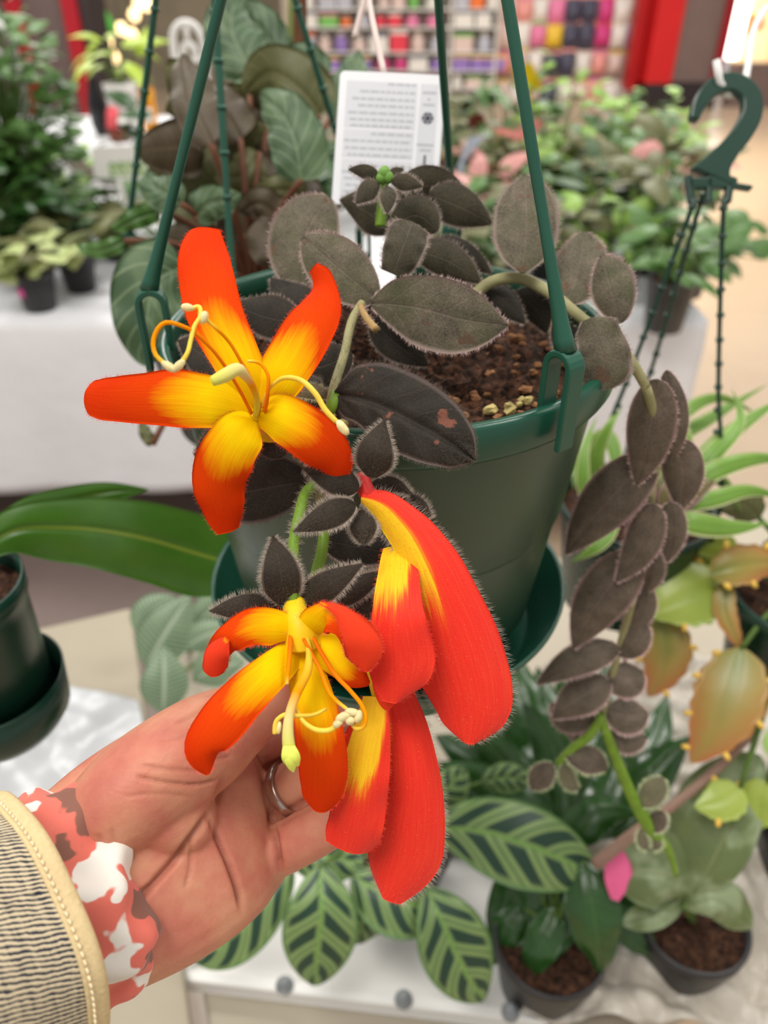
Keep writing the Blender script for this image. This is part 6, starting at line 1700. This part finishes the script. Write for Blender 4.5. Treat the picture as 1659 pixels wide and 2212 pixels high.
# ------------------------------------------------------------------ shop behind: shelves and hanging packets
YSH = YW + .35
sh = thing('shop_shelf', 'tall white shop shelving full of small bright goods in the far background', 'shelf', (wx(850, 0, YSH), YSH + .2, 0))
xs0, xs1 = wx(640, 60, YSH), wx(1075, 60, YSH)
V, F = box_geo(xs0, xs1, YSH + .38, YSH + .42, 0, 2.3); obj('back_panel', V, F, plain((206, 198, 190), .6, .3, .04, 4.), sh, smooth=False)
xm = wx(975, 60, YSH)
for x in (xs0, xm, xs1):
    V, F = box_geo(x - .02, x + .02, YSH, YSH + .38, 0, 2.3); bevel(obj('side_panel', V, F, plain((214, 208, 200), .5, .3, .04, 4.), sh, smooth=False), .004)
SHZ = [float(PY(830, y, YSH)[2]) for y in (190, 152, 112, 58, 18, -30)]
PALM = [(232, 60, 80), (240, 120, 50), (236, 130, 170), (90, 170, 200), (150, 120, 190), (236, 230, 220), (226, 200, 190), (60, 150, 140), (214, 60, 130), (240, 200, 60), (190, 190, 200), (120, 190, 90), (70, 70, 90), (238, 160, 150)]
PN = ['red', 'orange', 'pink', 'blue', 'lilac', 'white', 'blush', 'teal', 'magenta', 'yellow', 'grey', 'green', 'dark', 'salmon']
PM = [plain(c, .4, .5, .06, 12., name='goods_' + n) for c, n in zip(PALM, PN)]
def mesh_of(name, V, F, mat): 
    me = bpy.data.meshes.new(name); me.from_pydata([tuple(map(float, v)) for v in V], [], [tuple(f) for f in F]); me.materials.append(mat); me.polygons.foreach_set('use_smooth', np.ones(len(me.polygons), bool)); return me
Vb, Fb, _ = lathe_geo([(0, 0), (.40, 0), (.42, .04), (.42, .62), (.30, .72), (.18, .76), (.18, .82), (0, .82)], 14)
Vc, Fc, _ = lathe_geo([(0, .80), (.22, .80), (.22, .98), (.18, 1.), (0, 1.)], 14)
ME_bot = mesh_of('bottle_body', Vb, Fb, PM[0]); ME_cap = mesh_of('bottle_cap', Vc, Fc, PM[5])
def bx(x0, x1, y0, y1, z0, z1): return box_geo(x0, x1, y0, y1, z0, z1)
Vx, Fx = bx(-.5, .5, -.5, .5, 0, .86); ME_box = mesh_of('box_body', Vx, Fx, PM[0]); ME_box.polygons.foreach_set('use_smooth', np.zeros(6, bool))
Vx, Fx = bx(-.52, .52, -.52, .52, .84, 1.); ME_lid = mesh_of('box_lid', Vx, Fx, PM[5]); ME_lid.polygons.foreach_set('use_smooth', np.zeros(6, bool))
tt = np.linspace(0, 1, 9); Vp = []
for z in tt:
    hw = .46 if .08 < z < .9 else .5; dp = .22 * math.sin(math.pi * min(1, max(0, (z - .02) / .86))) + .012
    for a in np.linspace(0, 2*math.pi, 14, endpoint=False): Vp.append((hw * math.cos(a), dp * math.sin(a), z * .9))
Fp = grid_faces(9, 14, 0, wrap=True) + [tuple(range(14))[::-1], tuple(8*14 + i for i in range(14))]
ME_pk = mesh_of('packet_body', Vp, Fp, PM[0])
Vx, Fx = bx(-.5, .5, -.012, .012, .88, 1.); ME_hd = mesh_of('packet_header', Vx, Fx, PM[5]); ME_hd.polygons.foreach_set('use_smooth', np.zeros(6, bool))
def goods(name, label, cat, meshes, mats, loc, sc, group):
    t = thing(name, label, cat, loc, group)
    for me_, mt, nm in zip(meshes, mats, ('body', 'top')):
        o = bpy.data.objects.new(nm, me_); COL.objects.link(o); o.parent = t; o.scale = sc
        o.material_slots[0].link = 'OBJECT'; o.material_slots[0].material = mt
    return t
ORD = ['first', 'second', 'third', 'fourth', 'fifth', 'sixth', 'seventh', 'eighth', 'ninth', 'tenth', 'eleventh', 'twelfth']
rs = np.random.RandomState(5)
rown = ['bottom', 'second lowest', 'third lowest', 'middle', 'upper', 'topmost']
seq = {0: [6, 3, 3, 5, 9], 1: [4, 4, 4, 4, 8, 8, 5, 6], 2: [10, 6, 12, 6, 5, 13, 6], 3: [5, 1, 1, 13, 0, 0, 2, 2, 5], 4: [5, 10, 7, 5, 9, 6, 11], 5: [5, 2, 6, 4, 8]}
for r_, z in enumerate(SHZ):
    V, F = box_geo(xs0, xs1, YSH - .02, YSH + .38, z - .022, z); bevel(obj('shelf_board', V, F, plain((226, 222, 216), .4, .4, .03, 4.), sh, smooth=False), .003)
    x = xs0 + .06; k = 0; cnt = {}
    gap = (SHZ[r_ + 1] - z - .03) if r_ < 5 else .2
    while x < xs1 - .1:
        w = rs.uniform(.15, .26)
        if abs(x + w/2 - xm) < w/2 + .03: x = xm + .04; continue
        ci = seq[r_][k % len(seq[r_])] if rs.rand() < .75 else rs.randint(len(PM)); k += 1
        h = min(gap * rs.uniform(.7, .95), .28)
        loc = (x + w/2, YSH + .10, z)
        isb = rs.rand() < .5; cnt[(isb, ci)] = cnt.get((isb, ci), 0) + 1
        nth = ORD[cnt[(isb, ci)] - 1]
        if isb: goods('bottle', '%s %s bottle from the left on the %s far shelf board' % (nth, PN[ci], rown[r_]), 'bottle', (ME_bot, ME_cap), (PM[ci], PM[5]), loc, (min(w, .2), min(w, .2), h), 'bottles on the far shop shelves')
        else: goods('goods_box', '%s %s lidded box from the left on the %s far shelf board' % (nth, PN[ci], rown[r_]), 'box', (ME_box, ME_lid), (PM[ci], PM[(ci + 5) % len(PM)]), loc, (w, .16, h), 'boxes on the far shop shelves')
        x += w + rs.uniform(.012, .04)
# pegboard with hanging packets
xp0, xp1 = wx(1080, 60, YSH), wx(1424, 60, YSH)
pg = thing('peg_wall', 'pale peg wall with hanging packets beside the red portal', 'shelf', ((xp0 + xp1)/2, YSH + .4, 0))
V, F = box_geo(xp0, xp1, YSH + .40, YSH + .46, 0, 2.4); obj('board', V, F, plain((214, 196, 186), .6, .3, .06, 6.), pg, smooth=False)
colr = {0: [6, 13, 5, 2, 12, 12, 8, 5, 6], 1: [6, 5, 2, 9, 12, 12, 8, 5, 4], 2: [13, 6, 5, 12, 12, 5, 13, 6, 5], 3: [6, 5, 6, 12, 5, 6, 13, 5, 5]}
rw = ['top', 'second', 'third', 'lowest']
for r_, pyy in enumerate((22, 78, 140, 205)):
    zc = float(PY(1250, pyy, YSH)[2])
    for k in range(9):
        x = xp0 + .12 + k * (xp1 - xp0 - .2) / 8.6
        ci = colr[r_][k]
        w = rs.uniform(.19, .25); h = rs.uniform(.27, .34)
        goods('packet', '%s hanging packet, %s from the left in the %s row of the peg wall' % (PN[ci], ORD[k], rw[r_]), 'packet', (ME_pk, ME_hd), (PM[ci], PM[(ci * 3 + 5) % len(PM)]), (x, YSH + .30, zc - h/2), (w, .34, h), 'packets on the peg wall')
        tube('peg', [(x, YSH + .41, zc + h/2 - .01), (x, YSH + .28, zc + h/2 - .01)], .006, plain((160, 160, 164), .3, .5, .05, 20.), pg, 6)

# warm lamps of the gift shop at the upper left
q = NT('lamp_glow'); q.b.inputs['Emission Color'].default_value = (1, .72, .36, 1); q.b.inputs['Emission Strength'].default_value = 2.2
M_glow = q.out((255, 220, 160))
LP = [(290, 32, 'round'), (300, 8, 'round'), (232, 92, 'round'), (246, 124, 'round'), (222, 130, 'round'), (318, 10, 'round'), (262, 62, 'round'), (285, 75, 'round')]
for k, (x, y, _) in enumerate(LP):
    c = PY(x, y, 10.5)
    t = thing('pendant_lamp', 'warm round pendant lamp in the far gift shop, %s' % ['rightmost but one', 'highest on the right', 'left one of a close pair', 'lower one of a close pair', 'lowest on the left', 'rightmost', 'beside the green shade', 'nearest the lime plant'][k], 'lamp', c, 'pendant lamps of the gift shop')
    V, F, uv = lathe_geo([(0, -.07), (.04, -.06), (.07, 0), (.04, .06), (.02, .07), (0, .07)], 16, c); obj('globe', V, F, M_glow, t, uv)
    lathe('cap', [(0, .066), (.022, .066), (.022, .09), (0, .09)], M_dark, t, c, 12)
    tube('cord', [c + np.array([0, 0, .09]), np.array([c[0], c[1], 3.2])], .005, M_dark, t, 6)
c = PY(215, 45, 9.8)
t = thing('green_lampshade', 'bright green domed lampshade at the upper left', 'lamp', c)
lathe('shade', [(.16, -.10), (.15, -.02), (.11, .06), (.05, .11), (0, .12), (0, .11), (.045, .10), (.10, .05), (.14, -.02), (.15, -.10)], plain((92, 196, 76), .5, .4, .05, 6.), t, c, 28)
tube('cord', [c + np.array([0, 0, .11]), np.array([c[0], c[1], 3.2])], .006, M_dark, t, 6)
